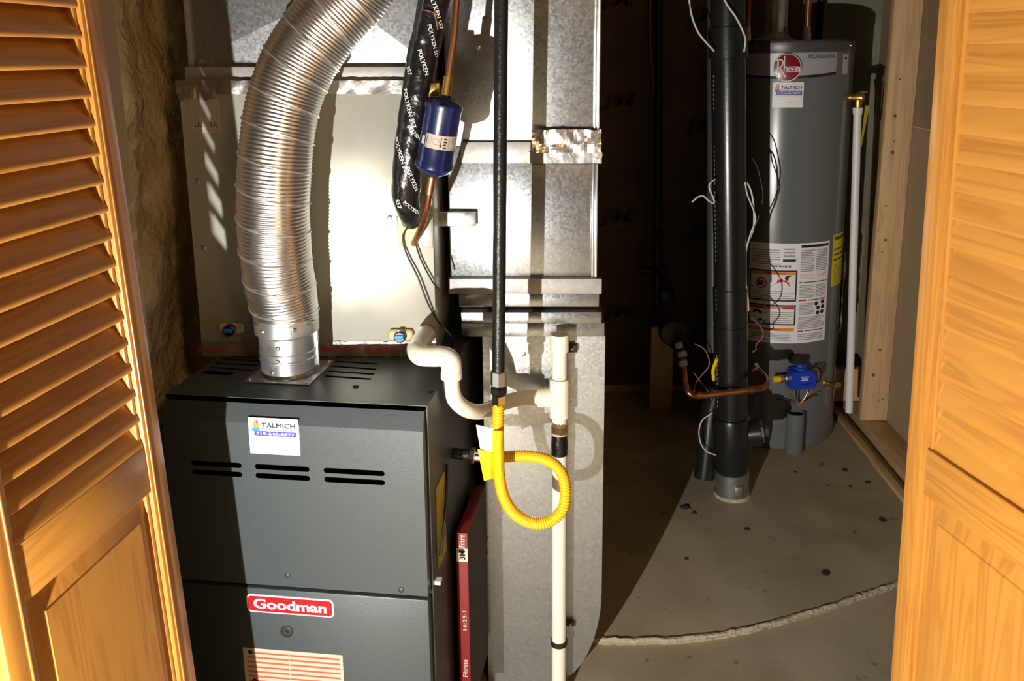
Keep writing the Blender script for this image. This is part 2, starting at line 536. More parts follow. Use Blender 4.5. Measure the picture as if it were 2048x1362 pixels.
# raised rear slab with a rough broken edge
edge_px = [(1150, 1277), (1190, 1279), (1240, 1281), (1300, 1281), (1360, 1278), (1420, 1272), (1480, 1262), (1540, 1248), (1600, 1231), (1660, 1213), (1720, 1192), (1780, 1172), (1860, 1140), (1960, 1095)]
SLZ = 0.014
edge = [floor_at(x, y, SLZ) for x, y in edge_px]
edge = [p for p in resample(edge, 0.012)]
edge = [Vector((p.x, p.y + 0.004 * noise.noise(p * 60), SLZ)) for p in edge]
lip0 = edge[0]
outline = [Vector((lip0.x, 2.45, SLZ)), lip0] + edge[1:] + [Vector((RWX + 0.4, edge[-1].y - 0.05, SLZ)), Vector((RWX + 0.4, 3.9, SLZ)), Vector((lip0.x, 3.9, SLZ))]
bm = NB()
tv = [bm.verts.new(p) for p in outline]
bv = [bm.verts.new((p.x, p.y, 0.0)) for p in outline]
bm.faces.new(tv)
for i in range(len(tv)): bm.faces.new((tv[i], bv[i], bv[(i + 1) % len(tv)], tv[(i + 1) % len(tv)]))
bmesh.ops.recalc_face_normals(bm, faces=bm.faces[:])
solo('floor_rear', bm, 'floor_concrete', 'raised concrete slab under the water heater with a rough curved edge', 'floor', kind='structure', smooth=0)
pm('slab_edge', (0.42, 0.36, 0.26), 0.9, bump=(80, 0.8))
bm = NB()
tube(bm, [p + Vector((0, 0.002, -0.001)) for p in edge], lambda s, a, i: 0.0065 + 0.0025 * noise.noise(Vector((s * 45, a, 0))), seg=8, smooth=False)
solo('trim_1', bm, 'slab_edge', 'pale crumbled edge strip along the raised concrete slab', 'slab edge', kind='structure')

# left wall: sheathing, studs, bare fibreglass
bm = NB(); box(bm, LWX - 0.12, LWX - 0.10, FWY, BWY, 0, TOP)
wl = solo('wall_left', bm, 'drywall_brown', 'brown sheathing behind the fibreglass on the left wall', 'wall', kind='structure')
for y0, lab in ((1.452, 1), (2.62, 2)):
    bm = NB(); box(bm, LWX - 0.10, LWX + 0.012, y0, y0 + 0.038, 0.04, TOP, 0.002)
    part('stud', bm, 'stud_lumber', wl)
bm = NB()
NY, NZ = 60, 130
g = []
for j in range(NZ + 1):
    row = []
    z = 0.04 + (TOP - 0.08) * j / NZ
    for i in range(NY + 1):
        y = 1.492 + (2.618 - 1.492) * i / NY
        p = Vector((0, y * 5.0, z * 3.2))
        d = 0.034 * noise.noise(p) + 0.022 * noise.noise(p * 2.3 + Vector((3, 1, 2))) + 0.012 * noise.noise(p * 6.1) + 0.006 * noise.noise(p * 14)
        e = min(1.0, min(i, NY - i) / 5.0)
        row.append(bm.verts.new((LWX - 0.07 + (0.085 + d) * math.sqrt(e), y, z)))
    g.append(row)
for j in range(NZ):
    for i in range(NY):
        bm.faces.new((g[j][i], g[j + 1][i], g[j + 1][i + 1], g[j][i + 1]))
ext = bmesh.ops.extrude_face_region(bm, geom=bm.faces[:])
for v in ext['geom']:
    if isinstance(v, bmesh.types.BMVert): v.co.x = LWX - 0.099
bmesh.ops.recalc_face_normals(bm, faces=bm.faces[:])
solo('insulation_batt', bm, 'fibreglass', 'bare fluffy yellow fibreglass insulation in the left wall beside the furnace', 'insulation')

# back wall with kraft-faced batts between dark studs
bm = NB(); box(bm, LWX - 0.10, RWX + 0.1, BWY + 0.10, BWY + 0.14, 0, TOP)
wb = solo('wall_back', bm, 'wall_concrete', 'concrete back wall of the closet behind the paper-faced insulation', 'wall', kind='structure')
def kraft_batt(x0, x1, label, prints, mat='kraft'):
    bm = NB()
    n, m = 10, 60
    rows = []
    for j in range(m + 1):
        z = 0.05 + (TOP - 0.07) * j / m
        row = []
        for i in range(n + 1):
            t = i / n
            x = x0 + (x1 - x0) * t
            bul = 0.022 * math.sin(PI * t) ** 0.6 + 0.005 * noise.noise(Vector((x * 9, z * 5, 1)))
            row.append(bm.verts.new((x, BWY - bul, z)))
        rows.append(row)
    for j in range(m):
        for i in range(n): bm.faces.new((rows[j][i], rows[j][i + 1], rows[j + 1][i + 1], rows[j + 1][i]))
    ext = bmesh.ops.extrude_face_region(bm, geom=bm.faces[:])
    for v in ext['geom']:
        if isinstance(v, bmesh.types.BMVert): v.co.y = BWY + 0.099
    bmesh.ops.recalc_face_normals(bm, faces=bm.faces[:])
    o = solo('insulation_batt', bm, mat, label, 'insulation', 'paper-faced insulation batts on the back wall')
    for px, py in prints:
        p = at(px, py, BWY - 0.03)
        S = lambda u, v, off, p=p: Vector((p.x + u, BWY - 0.0295 - off, p.z + v))
        for q, (s, h, wd, dz) in enumerate((('JM', 0.075, 0.135, -0.035), ('JM', 0.012, 0.10, -0.062))):
            vs, fs, W, H = text_geo(s if q == 0 else 'Johns Manville', 0.03 if q == 0 else 0.0)
            b2 = NB()
            V = [b2.verts.new(S(x * wd / W + 0.25 * y * h / H * (q == 0), y * h / H + dz, 0.0)) for x, y in vs]
            for f in fs:
                try: b2.faces.new([V[i] for i in f])
                except ValueError: pass
            part('printed_logo', b2, 'kraft_ink', o, smooth=0)
    return o
xa = at(1296, 400, BWY).x; xb = at(1306, 400, BWY).x
xc = at(1424, 400, BWY).x; xd = at(1434, 400, BWY).x
kraft_batt(LWX - 0.05, -0.42, 'brown paper-faced insulation batt hidden behind the furnace coil', [])
kraft_batt(-0.41, xa - 0.40, 'brown paper-faced insulation batt behind the galvanised return duct', [])
kraft_batt(xa - 0.39, xa, 'brown paper-faced insulation batt just right of the return duct', [(1232, 205), (1228, 437), (1230, 628), (1228, 5)])
kraft_batt(xb, xc, 'brown paper-faced insulation batt just left of the black drain stack', [(1396, 258), (1398, 468), (1404, 665), (1402, 35)])
kraft_batt(xd, xd + 0.38, 'brown paper-faced insulation batt behind the water heater', [])
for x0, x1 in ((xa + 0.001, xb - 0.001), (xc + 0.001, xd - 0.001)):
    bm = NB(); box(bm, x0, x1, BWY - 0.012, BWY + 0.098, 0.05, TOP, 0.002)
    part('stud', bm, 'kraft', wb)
bm = NB(); box(bm, LWX - 0.08, xd + 0.38, BWY - 0.03, BWY + 0.099, 0.0145, 0.048, 0.002)
part('bottom_plate', bm, 'plate_lumber', wb)
# bare concrete corner to the right of the heater
bm = NB(); box(bm, xd + 0.40, RWX + 0.1, BWY - 0.03, BWY + 0.099, 0.0, TOP)
part('concrete_corner', bm, 'wall_concrete', wb, smooth=0)

# right wall: back of the next room's wallboard, studs and plates
bm = NB(); box(bm, RWX, RWX + 0.013, FWY, BWY, 0.05, at(1810, 263, 3.0).z - 0.0025)
wr = solo('wall_right', bm, 'drywall_grey', 'lower sheet of wallboard seen from behind on the right wall', 'wall', kind='structure')
bm = NB(); box(bm, RWX, RWX + 0.013, FWY, BWY, at(1810, 263, 3.0).z + 0.0025, TOP)
part('panel', bm, 'drywall_brown', wr, label='darker brown upper sheet of wallboard')
bm = NB(); box(bm, RWX + 0.001, RWX + 0.012, FWY, BWY, at(1810, 263, 3.0).z - 0.0025, at(1810, 263, 3.0).z + 0.0025)
part('joint', bm, 'joint_white', wr)
SX0 = 1.250
for y0 in (3.20, 2.45):
    bm = NB(); box(bm, SX0 + 0.004, RWX - 0.001, y0, y0 + 0.038, 0.055, TOP, 0.002)
    if y0 == 3.20:
        st = part('stud', bm, 'stud_lumber', wr, label='pale knotty stud')
        pm('knot', (0.16, 0.08, 0.035), 0.7)
        for px, py, rr in ((1790, 232, .007), (1785, 305, .008), (1800, 158, .004), (1788, 283, .004), (1771, 480, .006), (1764, 505, .004), (1760, 700, .006), (1747, 750, .008), (1757, 800, .004), (1765, 798, .004), (1772, 412, .004)):
            p = at(px, py, y0)
            b2 = NB(); lathe(b2, (p.x, y0 + 0.001, p.z), (0, -1, 0), [(rr, 0), (rr * .9, .0016)], 10)
            part('knot', b2, 'knot', st)
bm = NB(); box(bm, SX0 + .005, RWX - 0.001, 2.0, BWY - 0.035, 0.0145, 0.0535, 0.003)
part('bottom_plate', bm, 'plate_lumber', wr)
bm = NB(); box(bm, SX0 - 0.058, SX0 - 0.030, 2.0, BWY - 0.035, 0.0145, 0.034, 0.003)
part('floor_batten', bm, 'plate_lumber', wr, label='narrow batten on the concrete in front of the plate')
bm = NB(); box(bm, SX0 - 0.06, RWX - .002, 3.40, 3.44, 0.055, 0.20, 0.003)
part('blocking', bm, 'stud_lumber', wr)

# front wall with the opening, ceiling
for nm, x0, x1, z0, z1, lab in (('wall_front', -2.0, -0.66, 0, TOP, 'closet front wall left of the folding door opening'), ('wall_front', 0.66, 2.2, 0, TOP, 'closet front wall right of the folding door opening'), ('wall_front', -0.66, 0.66, 2.06, TOP, 'closet front wall above the folding door opening')):
    bm = NB(); box(bm, x0, x1, FWY - 0.02, FWY + 0.09, z0, z1)
    solo(nm, bm, 'drywall_brown', lab, 'wall', kind='structure')
bm = NB(); box(bm, -1.0, 2.0, FWY - 0.02, 3.8, TOP, TOP + 0.05)
solo('ceiling', bm, 'drywall_brown', 'dark ceiling boards above the closet', 'ceiling', kind='structure')

# ================================================================== folding louvre doors
LEAFW, LEAFT = 0.352, 0.030
def leaf(name, label, far, near, lean, s, flip=1, tilt=R(33), w2=0.0215):
    far, near = Vector((*far, 0)), Vector((*near, 0))
    ex = (near - far).normalized()
    ez = Vector((-math.sin(lean), 0, math.cos(lean)))
    ez = (ez - ex * ez.dot(ex)).normalized()
    ey = ez.cross(ex)
    base = far + Vector((0.9 * math.tan(lean), 0, 0.02))
    M = Matrix(((ex.x, ey.x, ez.x, base.x), (ex.y, ey.y, ez.y, base.y), (ex.z, ey.z, ez.z, base.z), (0, 0, 0, 1)))
    t = thing(name, label, 'door', None, M=M, kind='structure')
    SW, H, ZL, ZR = 0.042, 2.0, 0.916, 0.842
    y0, y1 = (-LEAFT, 0) if s > 0 else (0, LEAFT)
    fy = 0.0                      # the seen face
    q = -1 if s > 0 else 1        # inwards
    for x0 in (0.0, LEAFW - SW):
        bm = NB(); box(bm, x0, x0 + SW, y0, y1, 0, H, 0.003)
        st = part('stile', bm, 'pine_upright', t)
        xi = SW if x0 == 0 else x0
        d = 1 if x0 == 0 else -1
        bm = NB()
        box(bm, min(xi, xi + d * 0.008), max(xi, xi + d * 0.008), min(q * 0.006, q * 0.024), max(q * 0.006, q * 0.024), 0.09, H - 0.09, 0.0025)
        part('moulding', bm, 'pine_upright', st)
        bm = NB()
        xb0 = xi - d * 0.011
        box(bm, min(xb0, xb0 + d * 0.004), max(xb0, xb0 + d * 0.004), -0.0016, 0.0016, 0.0, H, 0.0012)
        part('bead', bm, 'pine_upright', st)
    for z0, z1 in ((0.0, 0.10), (ZR, ZL), (H - 0.09, H)):
        bm = NB(); box(bm, SW, LEAFW - SW, min(q * 0.002, q * 0.028), max(q * 0.002, q * 0.028), z0, z1, 0.002)
        part('rail', bm, 'pine_across', t)
    # raised panel
    a0, a1, b0, b1 = SW + 0.001, LEAFW - SW - 0.001, 0.10, ZR
    bm = NB()
    def ringv(ins, yy):
        return [bm.verts.new((x, yy, z)) for x, z in ((a0 + ins, b0 + ins), (a1 - ins, b0 + ins), (a1 - ins, b1 - ins), (a0 + ins, b1 - ins))]
    rs = [ringv(0, q * 0.024), ringv(0, q * 0.0135), ringv(0.030, q * 0.006), ringv(0.032, q * 0.004)]
    for r0, r1 in zip(rs, rs[1:]):
        for k in range(4): bm.faces.new((r0[k], r0[(k + 1) % 4], r1[(k + 1) % 4], r1[k]))
    bm.faces.new(rs[0][::-1]); bm.faces.new(rs[-1])
    bmesh.ops.recalc_face_normals(bm, faces=bm.faces[:])
    part('panel', bm, 'pine_upright', t, smooth=20)
    # louvre slats
    SP = 0.0392
    n = int((H - 0.09 - ZL) / SP)
    mesh = None
    for k in range(n):
        zc = ZL + SP * (k + 0.5)
        if mesh is None:
            bm = NB()
            h2 = 0.0038
            prof = []
            for k2 in range(8):
                a = PI / 2 * 0 + 2 * PI * (k2 + 0.5) / 8
                px_ = (w2 - h2) * (1 if math.cos(a) > 0 else -1) + h2 * math.cos(a)
                pz_ = h2 * math.sin(a)
                prof.append((px_, pz_))
            vs0, vs1 = [], []
            for (pp, zz) in prof:
                # slat runs from the seen face (low) to the hidden face (high)
                yy = q * flip * pp * math.cos(PI / 2 - tilt) + q * 0.0145
                z2 = pp * math.sin(PI / 2 - tilt) + zz / max(0.3, math.cos(PI / 2 - tilt)) * 0.75
                vs0.append(bm.verts.new((SW + 0.002, yy, z2)))
                vs1.append(bm.verts.new((LEAFW - SW - 0.002, yy, z2)))
            for k2 in range(8): bm.faces.new((vs0[k2], vs0[(k2 + 1) % 8], vs1[(k2 + 1) % 8], vs1[k2]))
            bm.faces.new(vs0[::-1]); bm.faces.new(vs1)
            bmesh.ops.recalc_face_normals(bm, faces=bm.faces[:])
            mesh = finish(bm, 'louver_slat', 'pine_across', 50)
        o = bpy.data.objects.new('louver_slat', mesh)
        C.objects.link(o); o.parent = t
        o.location = (0, 0, zc)
    return t
leaf('door_1', 'pine louvred folding door leaf standing open in front of the furnace', (-0.592, 1.20), (-0.620, 0.935), R(2.4), 1)
leaf('door_2', 'pine door leaf at the lower left corner, folded behind the louvred one', (-0.694, 1.20), (-0.664, 0.935), R(2.4), 1)
leaf('door_3', 'bright pine louvred folding door leaf at the right edge beside the heater', (0.540, 1.20), (0.589, 0.993), R(1.4), -1, 1, R(15), 0.0240)
leaf('door_4', 'pine door leaf folded away behind the right louvred one', (0.592, 1.20), (0.643, 0.993), R(1.4), -1, 1, R(15), 0.0240)

# ================================================================== furnace
FROT = R(-6.5)
FO = Vector((-0.222, 1.42, 0))
FM = Matrix.Translation(FO) @ Matrix.Rotation(FROT, 4, 'Z')
FMI = FM.inverted()
FN = FM.to_3x3() @ Vector((0, 1, 0))
FW, FD, FH = 0.50, 0.57, 0.876
SHELL = 0.0015
def ff(x, y):            # pixel on the furnace front -> local (x, z)
    p = FMI @ hit(x, y, FO, FN)
    return p.x, p.z
def ft(x, y):            # pixel on the furnace top -> local (x, y)
    p = FMI @ hit(x, y, (0, 0, FH), Vector((0, 0, 1)))
    return p.x, p.y
zdiv = ff(852, 1190)[1]
fur = thing('furnace', 'dark grey sheet-metal gas furnace with a red badge on its lower door', 'furnace', None, M=FM)
bm = NB()
box(bm, -FW, -FW + .002, 0.012, FD, 0, FH + .0045); box(bm, -.002, 0, 0.012, FD, 0, FH + .0045)
box(bm, -FW + .002, -.002, FD - .002, FD, 0, FH + .0045); box(bm, -FW + .002, -.002, .16, .162, 0, FH - .12)
box(bm, -FW + .002, -.002, 0.012, FD - .002, 0, .02)
box(bm, -FW + .002, -.002, 0.012, .02, zdiv - .012, zdiv + .012)
box(bm, -FW + .002, -FW + .02, 0.012, .014, .02, FH); box(bm, -.02, -.002, 0.012, .014, .02, FH)
part('cabinet', bm, 'furnace_dark', fur)
# top plate with slots, oval knock-out and flue opening
def slot_top(a, b, r):
    return capsule(ft(*a), ft(*b), r)
loops = [[(-FW, 0.012), (0, 0.012), (0, FD), (-FW, FD)]]
for a, b in (((674, 728), (752, 733)), ((667, 738), (749, 744)), ((660, 748), (745, 754)), ((654, 758), (740, 764))):
    loops.append(slot_top(a, b, 0.0042))
for a, b in (((440, 712), (508, 717)), ((434, 722), (506, 727)), ((427, 731), (504, 736)), ((420, 740), (500, 746))):
    loops.append(slot_top(a, b, 0.0042))
loops.append(slot_top((398, 749), (440, 752), 0.010))
for k_, lp_ in enumerate(loops[1:], 1):
    sh_ = max(0.0, -FW + 0.012 - min(p[0] for p in lp_))
    loops[k_] = [(p[0] + sh_, p[1]) for p in lp_]
bm = NB()
plate(bm, loops, 0.0012, lambda x, y, h: Vector((x, y, FH + 0.006 + h)))
part('top_plate', bm, 'furnace_paint', fur, smooth=0)
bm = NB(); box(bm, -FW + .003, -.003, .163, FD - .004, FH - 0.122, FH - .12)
part('inner_shade', bm, 'shade_black', fur, smooth=0)  # added black sheet, painted shade so the top slots look dark
for px, py in ((712, 779), (862, 789)):
    x, y = ft(px, py)
    bm = NB(); lathe(bm, (x, y, FH + 0.005), (0, 0, 1), [(0.0055, 0), (0.0055, 0.003), (0.003, 0.004)], 12)
    part('screw', bm, 'rubber_black', fur)
# doors
def slot_front(a, b, r):
    return capsule(ff(*a), ff(*b), r)
zlip = FH - 0.033
loops = [[(-FW + 0.004, zdiv + 0.005), (-0.004, zdiv + 0.005), (-0.004, zlip), (-FW + 0.004, zlip)]]
r_s = 0.0052
x1a, z1 = ff(490, 912); x0a, _ = ff(392, 900)
rows_z = (ff(712, 938)[1], ff(712, 956)[1])
cols = []
for c0, c1 in ((652, 773), (516, 624), (390, 490)):
    cols.append((ff(c0, 938)[0] + r_s, ff(c1, 938)[0] - r_s))
for z in rows_z:
    for a, b in cols:
        loops.append(capsule((a, z), (b, z), r_s))
bm = NB()
plate(bm, loops, 0.0015, lambda x, y, h: Vector((x, -0.010 - h - 0.0015, y)))
# slanted lip at the top of the door and a return along the sides
xs0, xs1 = -FW + 0.004, -0.004
v = [bm.verts.new(p) for p in ((xs0, -0.0115, zlip), (xs1, -0.0115, zlip), (xs1, 0.004, FH - 0.001), (xs0, 0.004, FH - 0.001))]
bm.faces.new(v)
for xx in (xs0, xs1):
    v = [bm.verts.new(p) for p in ((xx, -0.0115, zdiv + 0.005), (xx, -0.0115, zlip), (xx, 0.004, FH - 0.001), (xx, 0.0115, FH - 0.001), (xx, 0.0115, zdiv + 0.005))]
    bm.faces.new(v)
v = [bm.verts.new(p) for p in ((xs0, -0.0115, zdiv + 0.005), (xs1, -0.0115, zdiv + 0.005), (xs1, 0.0115, zdiv + 0.005), (xs0, 0.0115, zdiv + 0.005))]
bm.faces.new(v)
bmesh.ops.remove_doubles(bm, verts=bm.verts[:], dist=1e-5)
ud = part('upper_door', bm, 'furnace_paint', fur, smooth=0)
for px, py in ((580, 1143), (806, 1172)):
    x, z = ff(px, py)
    bm = NB(); lathe(bm, (x, -0.0112, z), (0, -1, 0), [(0.0055, 0), (0.0055, 0.002), (0.003, 0.0035)], 12)
    part('screw', bm, 'furnace_dark', ud)
bm = NB(); box(bm, -FW + 0.004, -0.004, -0.0105, 0.0115, 0.03, zdiv - 0.004, 0.002)
ld = part('lower_door', bm, 'furnace_paint', fur)
x, z = ff(579, 1255)
bm = NB(); lathe(bm, (x, -0.0100, z), (0, -1, 0), [(0.0125, 0), (0.0125, 0.003), (0.010, 0.005), (0.009, 0.003), (0.004, 0.003), (0.003, 0.006)], 20)
part('knob', bm, 'furnace_dark', ld)
# red badge
bx0, bz0 = ff(500, 1203); bx1, _ = ff(673, 1225); bz1 = bz0 + 0.042
_, bzt = ff(586, 1186); bz0 = bzt - 0.038; bz1 = bzt
FS = lambda u, v, o: Vector((u, -0.0105 - o, v))
bm = NB(); plate(bm, [rrect(bx0, bz0, bx1, bz1, 0.009)], 0.002, lambda x, y, h: Vector((x, -0.0105 + h, y)))
badge = part('badge', bm, 'print_white', fur, smooth=0, label='red badge with white lettering')
bm = NB(); plate(bm, [rrect(bx0 + 0.003, bz0 + 0.003, bx1 - 0.003, bz1 - 0.003, 0.0065)], 0.001, lambda x, y, h: Vector((x, -0.0122 + h, y)))
part('badge_face', bm, 'badge_red', badge, smooth=0)
vs, fs, W, H = text_geo('Goodman', 0.028)
bm = NB()
wd = (bx1 - bx0) * 0.84; hh = 0.0215
V = [bm.verts.new((x * wd / W + (bx0 + bx1) / 2, -0.0136, y * hh / H + bz0 + 0.009)) for x, y in vs]
for f in fs: bm.faces.new([V[i] for i in f])
part('lettering', bm, 'print_white', badge, smooth=0)
# contractor sticker, shared by furnace and heater
def contractor_sticker(parent, S, u0, v0, W, H, nu=1):
    sh = Sheet(parent, S, u0, v0, u0 + W, v0 + H, 'label_white', 'sticker', 'white contractor sticker with flame and phone number', nu=nu)
    U = lambda t: u0 + t * W
    Vv = lambda t: v0 + t * H
    sh.rect(U(.06), Vv(.905), U(.96), Vv(.915), 'print_grey', 'printed_rule')
    for e_ in (-.004, 0, .004): sh.text('TALMICH', U(.60 + e_), Vv(.74 + e_), H * .125, 'print_black', W * .66, o=.0012 + e_ * .01)
    sh.text('PLUMBING & HEATING', U(.58), Vv(.665), H * .05, 'print_blue', W * .68)
    sh.poly([(U(.06), Vv(.63)), (U(.22), Vv(.61)), (U(.23), Vv(.74)), (U(.08), Vv(.72))], 'print_sky', 'printed_flame')
    sh.poly([(U(.085), Vv(.725)), (U(.22), Vv(.73)), (U(.215), Vv(.80)), (U(.17), Vv(.94)), (U(.12), Vv(.90)), (U(.085), Vv(.82))], 'print_orange', 'printed_flame')
    sh.poly([(U(.165), Vv(.84)), (U(.20), Vv(.83)), (U(.19), Vv(.93)), (U(.17), Vv(.945))], 'print_blue', 'printed_flame', o=0.0011)
    sh.rect(U(.11), Vv(.51), U(.95), Vv(.64), 'print_blue', 'printed_band')
    sh.text('719-640-9877', U(.53), Vv(.535), H * .08, 'print_white', W * .76, bold=0.02)
    sh.text('FOR ALL YOUR PLUMBING AND HEATING NEEDS', U(.52), Vv(.45), H * .028, 'print_grey', W * .88)
    sh.lines(U(.12), Vv(.12), U(.9), Vv(.30), 2, 'label_silver', 0.18)
    return sh.done()
sx0, sz1 = ff(501, 824); sx1, _ = ff(602, 838); _, sz0 = ff(553, 903); _, sz1 = ff(550, 831)
contractor_sticker(fur, lambda u, v, o: Vector((u, -0.0118 - o, v)), sx0, sz0, sx1 - sx0, sz1 - sz0)
# red striped notice on the lower door
lx0, lz1 = ff(489, 1268); lx1, _ = ff(690, 1322); _, lz1 = ff(590, 1295)
lh = 0.17
sh = Sheet(fur, FS, lx0, lz1 - lh, lx1, lz1, 'label_cream', 'notice', 'cream safety notice printed with red stripes')
LW = lx1 - lx0
for k in range(12):
    zt = lz1 - 0.008 - k * 0.0105
    sh.rect(lx0 + (0.022 if k == 0 else 0.008), zt - 0.0038, lx0 + LW * 0.46, zt, 'print_rust', 'printed_line')
    sh.rect(lx0 + LW * 0.47, zt - 0.0038, lx1 - 0.006, zt, 'print_rust', 'printed_line')
sh.disc(lx0 + 0.015, lz1 - 0.009, 0.005, 'print_black')
sh.poly([(lx0 + .010, lz1 - .078), (lx0 + .030, lz1 - .080), (lx0 + .024, lz1 - .070), (lx0 + .018, lz1 - .066)], 'print_black', 'printed_symbol')
sh.text('?', lx0 + 0.006, lz1 - 0.010, 0.006, 'print_black')
sh.done()
# yellow board notice and wiring seen on the right side, cover of the burner slot
bm = NB(); box(bm, 0.0, 0.002, 0.05, 0.115, 0.53, 0.70)
part('side_label', bm, 'yellow_board', fur, label='yellow label on the right side')
bm = NB(); tube(bm, [(0.006, 0.05, 0.56), (0.008, 0.07, 0.60), (0.006, 0.11, 0.66), (0.004, 0.13, 0.71)], 0.003, 8)
part('wire', bm, 'wire_black', fur)
bm = NB(); box(bm, 0.0, 0.012, 0.02, 0.035, ff(857, 1182)[1], ff(857, 1175)[1])
part('clip', bm, 'label_white', fur)
# vent plate
vp = [ft(508, 768), ft(600, 781), ft(652, 731), ft(560, 722)]
vcx = sum(p[0] for p in vp) / 4; vcy = sum(p[1] for p in vp) / 4
bm = NB(); box(bm, vcx - 0.066, vcx + 0.066, vcy - 0.066, vcy + 0.066, FH + 0.006, FH + 0.009, 0.001)
vpl = part('vent_plate', bm, 'galvanised_smooth', fur)
for sx in (-1, 1):
    for sy in (-1, 1):
        bm = NB(); lathe(bm, (vcx + sx * .058, vcy + sy * .058, FH + 0.009), (0, 0, 1), [(0.004, 0), (0.004, 0.002), (0.002, 0.003)], 10)
        part('screw', bm, 'zinc', vpl)
VC = FM @ Vector((vcx, vcy, FH + 0.009))

# ================================================================== flue
flue = thing('flue_pipe', 'shiny corrugated aluminium flue curving up from the furnace top', 'pipe', VC)
kf = at(575, 700, VC.y)
colx = VC.x
zc0 = VC.z
ztop = at(575, 636, VC.y - 0.03).z
L = ztop - zc0
bm = NB()
lathe(bm, (colx, VC.y, zc0), (0, 0, 1), [(0.046, 0), (0.047, L * .06), (0.054, L * .065), (0.0545, L * .25), (0.0565, L * .265), (0.0565, L * .285), (0.0545, L * .30), (0.0545, L * .37), (0.0565, L * .385), (0.0565, L * .40), (0.0545, L * .415),
      (0.0545, L * .66), (0.0585, L * .70), (0.0615, L * .72), (0.0615, L * .985), (0.060, L)], 40, caps=False)
col = part('collar', bm, 'galvanised_smooth', flue, smooth=25)
for az, hz, rr in ((250, .12, .0545), (268, .55, .0545), (240, .83, .0615), (300, .86, .0615), (265, .33, .055)):
    a = R(az)
    d = Vector((math.cos(a), math.sin(a), 0))
    bm = NB(); lathe(bm, Vector((colx, VC.y, zc0 + L * hz)) + d * (rr - .001), d, [(0.0042, 0), (0.0042, 0.002), (0.002, 0.004)], 10)
    part('screw', bm, 'zinc', col)
bm = NB(); box(bm, colx + .0535, colx + .060, VC.y - .004, VC.y + .004, zc0 + L * .07, zc0 + L * .98, 0.001)
part('seam', bm, 'galvanised_smooth', col)
fy = VC.y
fp = [Vector((colx, fy, ztop - 0.012)), Vector((colx, fy, ztop + 0.004))] + path((562, 575, fy - .01), (550, 490, fy - .03), (547, 400, fy - .04), (552, 300, fy - .04), (568, 205, fy - .03), (598, 125, fy - .02), (645, 55, fy - .01), (705, -12, fy), (750, -85, fy), (772, -180, fy), (778, -320, fy)) + [Vector((at(778, -320, fy).x, fy, TOP - .004))]
RF = 0.066
PITCHF = 0.0070
def rflex(s, a, i):
    ph = s / PITCHF + a / (2 * PI)
    w1 = 0.5 - 0.5 * math.cos(2 * PI * ph)
    grow = min(1.0, 0.93 + s * 1.0)
    rip = 0.0017 * w1
    dent = 0.0018 * noise.noise(Vector((s * 14, math.cos(a) * 1.5, math.sin(a) * 1.5)))
    return RF * grow + rip + dent - 0.0014
keepf = []
bm = NB()
tube(bm, fp, rflex, seg=56, step=PITCHF / 5, caps=False, keep=keepf)
fx = part('flex_duct', bm, 'aluminium_flex', flue, smooth=60)
# lock seams that spiral around the flexible duct every few ribs
SEAM = 0.058
bm = NB()
pts = []
tot = keepf[-1][4]
nst = int(tot / SEAM * 40)
j = 0
sv = [k[4] for k in keepf]
import bisect
for k in range(nst):
    s = k / 40 * SEAM
    j = min(len(keepf) - 1, bisect.bisect_left(sv, s))
    P, T, U, V2, ss = keepf[j]
    a = -2 * PI * k / 40
    rr = RF * min(1.0, .93 + s) + 0.0010 + 0.0018 * noise.noise(Vector((s * 14, math.cos(a) * 1.5, math.sin(a) * 1.5)))
    pts.append(P + U * (rr * math.cos(a)) + V2 * (rr * math.sin(a)))
tube(bm, pts, 0.0014, seg=6, smooth=False)
part('spiral_seam', bm, 'aluminium_seam', fx)

# ================================================================== evaporator coil cabinet
CX0, CX1, CY0, CY1, CZ0, CZ1 = -0.728, -0.236, 1.69, 2.03, FH + 0.008, 1.447
coil = thing('coil_cabinet', 'off-white sheet-metal evaporator coil cabinet sitting on the furnace', 'coil cabinet', ((CX0 + CX1) / 2, (CY0 + CY1) / 2, CZ0))
bm = NB(); box(bm, CX0, CX1, CY0 + 0.003, CY1, CZ0, CZ1, 0.002)
part('cabinet', bm, 'coil_paint', coil)
def cz(y): return at(700, y, CY0).z
zb = cz(690)
bm = NB(); box(bm, CX0 + 0.001, CX1 - 0.001, CY0 - 0.002, CY0 + 0.002, CZ0 + 0.03, CZ1 - 0.004, 0.0012)
fpan = part('front_panel', bm, 'coil_paint', coil)
for px, py in ((780, 435), (868, 502), (868, 378), (408, 495), (395, 362)):
    p = at(px, py, CY0)
    if p.x < CX1 - 0.006 and p.x > CX0 + .006:
        bm = NB(); lathe(bm, (p.x, CY0 - 0.0018, p.z), (0, -1, 0), [(0.0055, 0), (0.005, 0.003), (0.0025, 0.004)], 12)
        part('screw', bm, 'zinc', fpan)
CS = lambda u, v, o: Vector((u, CY0 - 0.0022 - o, v))
a = at(381, 190, CY0); b = at(444, 264, CY0)
ux0 = max(a.x, CX0 + 0.012)
sh = Sheet(coil, CS, ux0, b.z, b.x, a.z, 'label_cream', 'rating_label', 'pale pink rating label')
W_, H_ = b.x - ux0, a.z - b.z
sh.lines(ux0 + .003, b.z + H_ * .35, b.x - .003, a.z - .003, 11, 'print_grey', 0.35)
sh.text('UL', ux0 + W_ * .22, b.z + H_ * .14, H_ * .13, 'print_black')
sh.text('UL', ux0 + W_ * .78, b.z + H_ * .14, H_ * .13, 'print_black')
sh.lines(ux0 + .003, b.z + .003, b.x - .003, b.z + H_ * .1, 1, 'print_grey', 0.3)
sh.done()
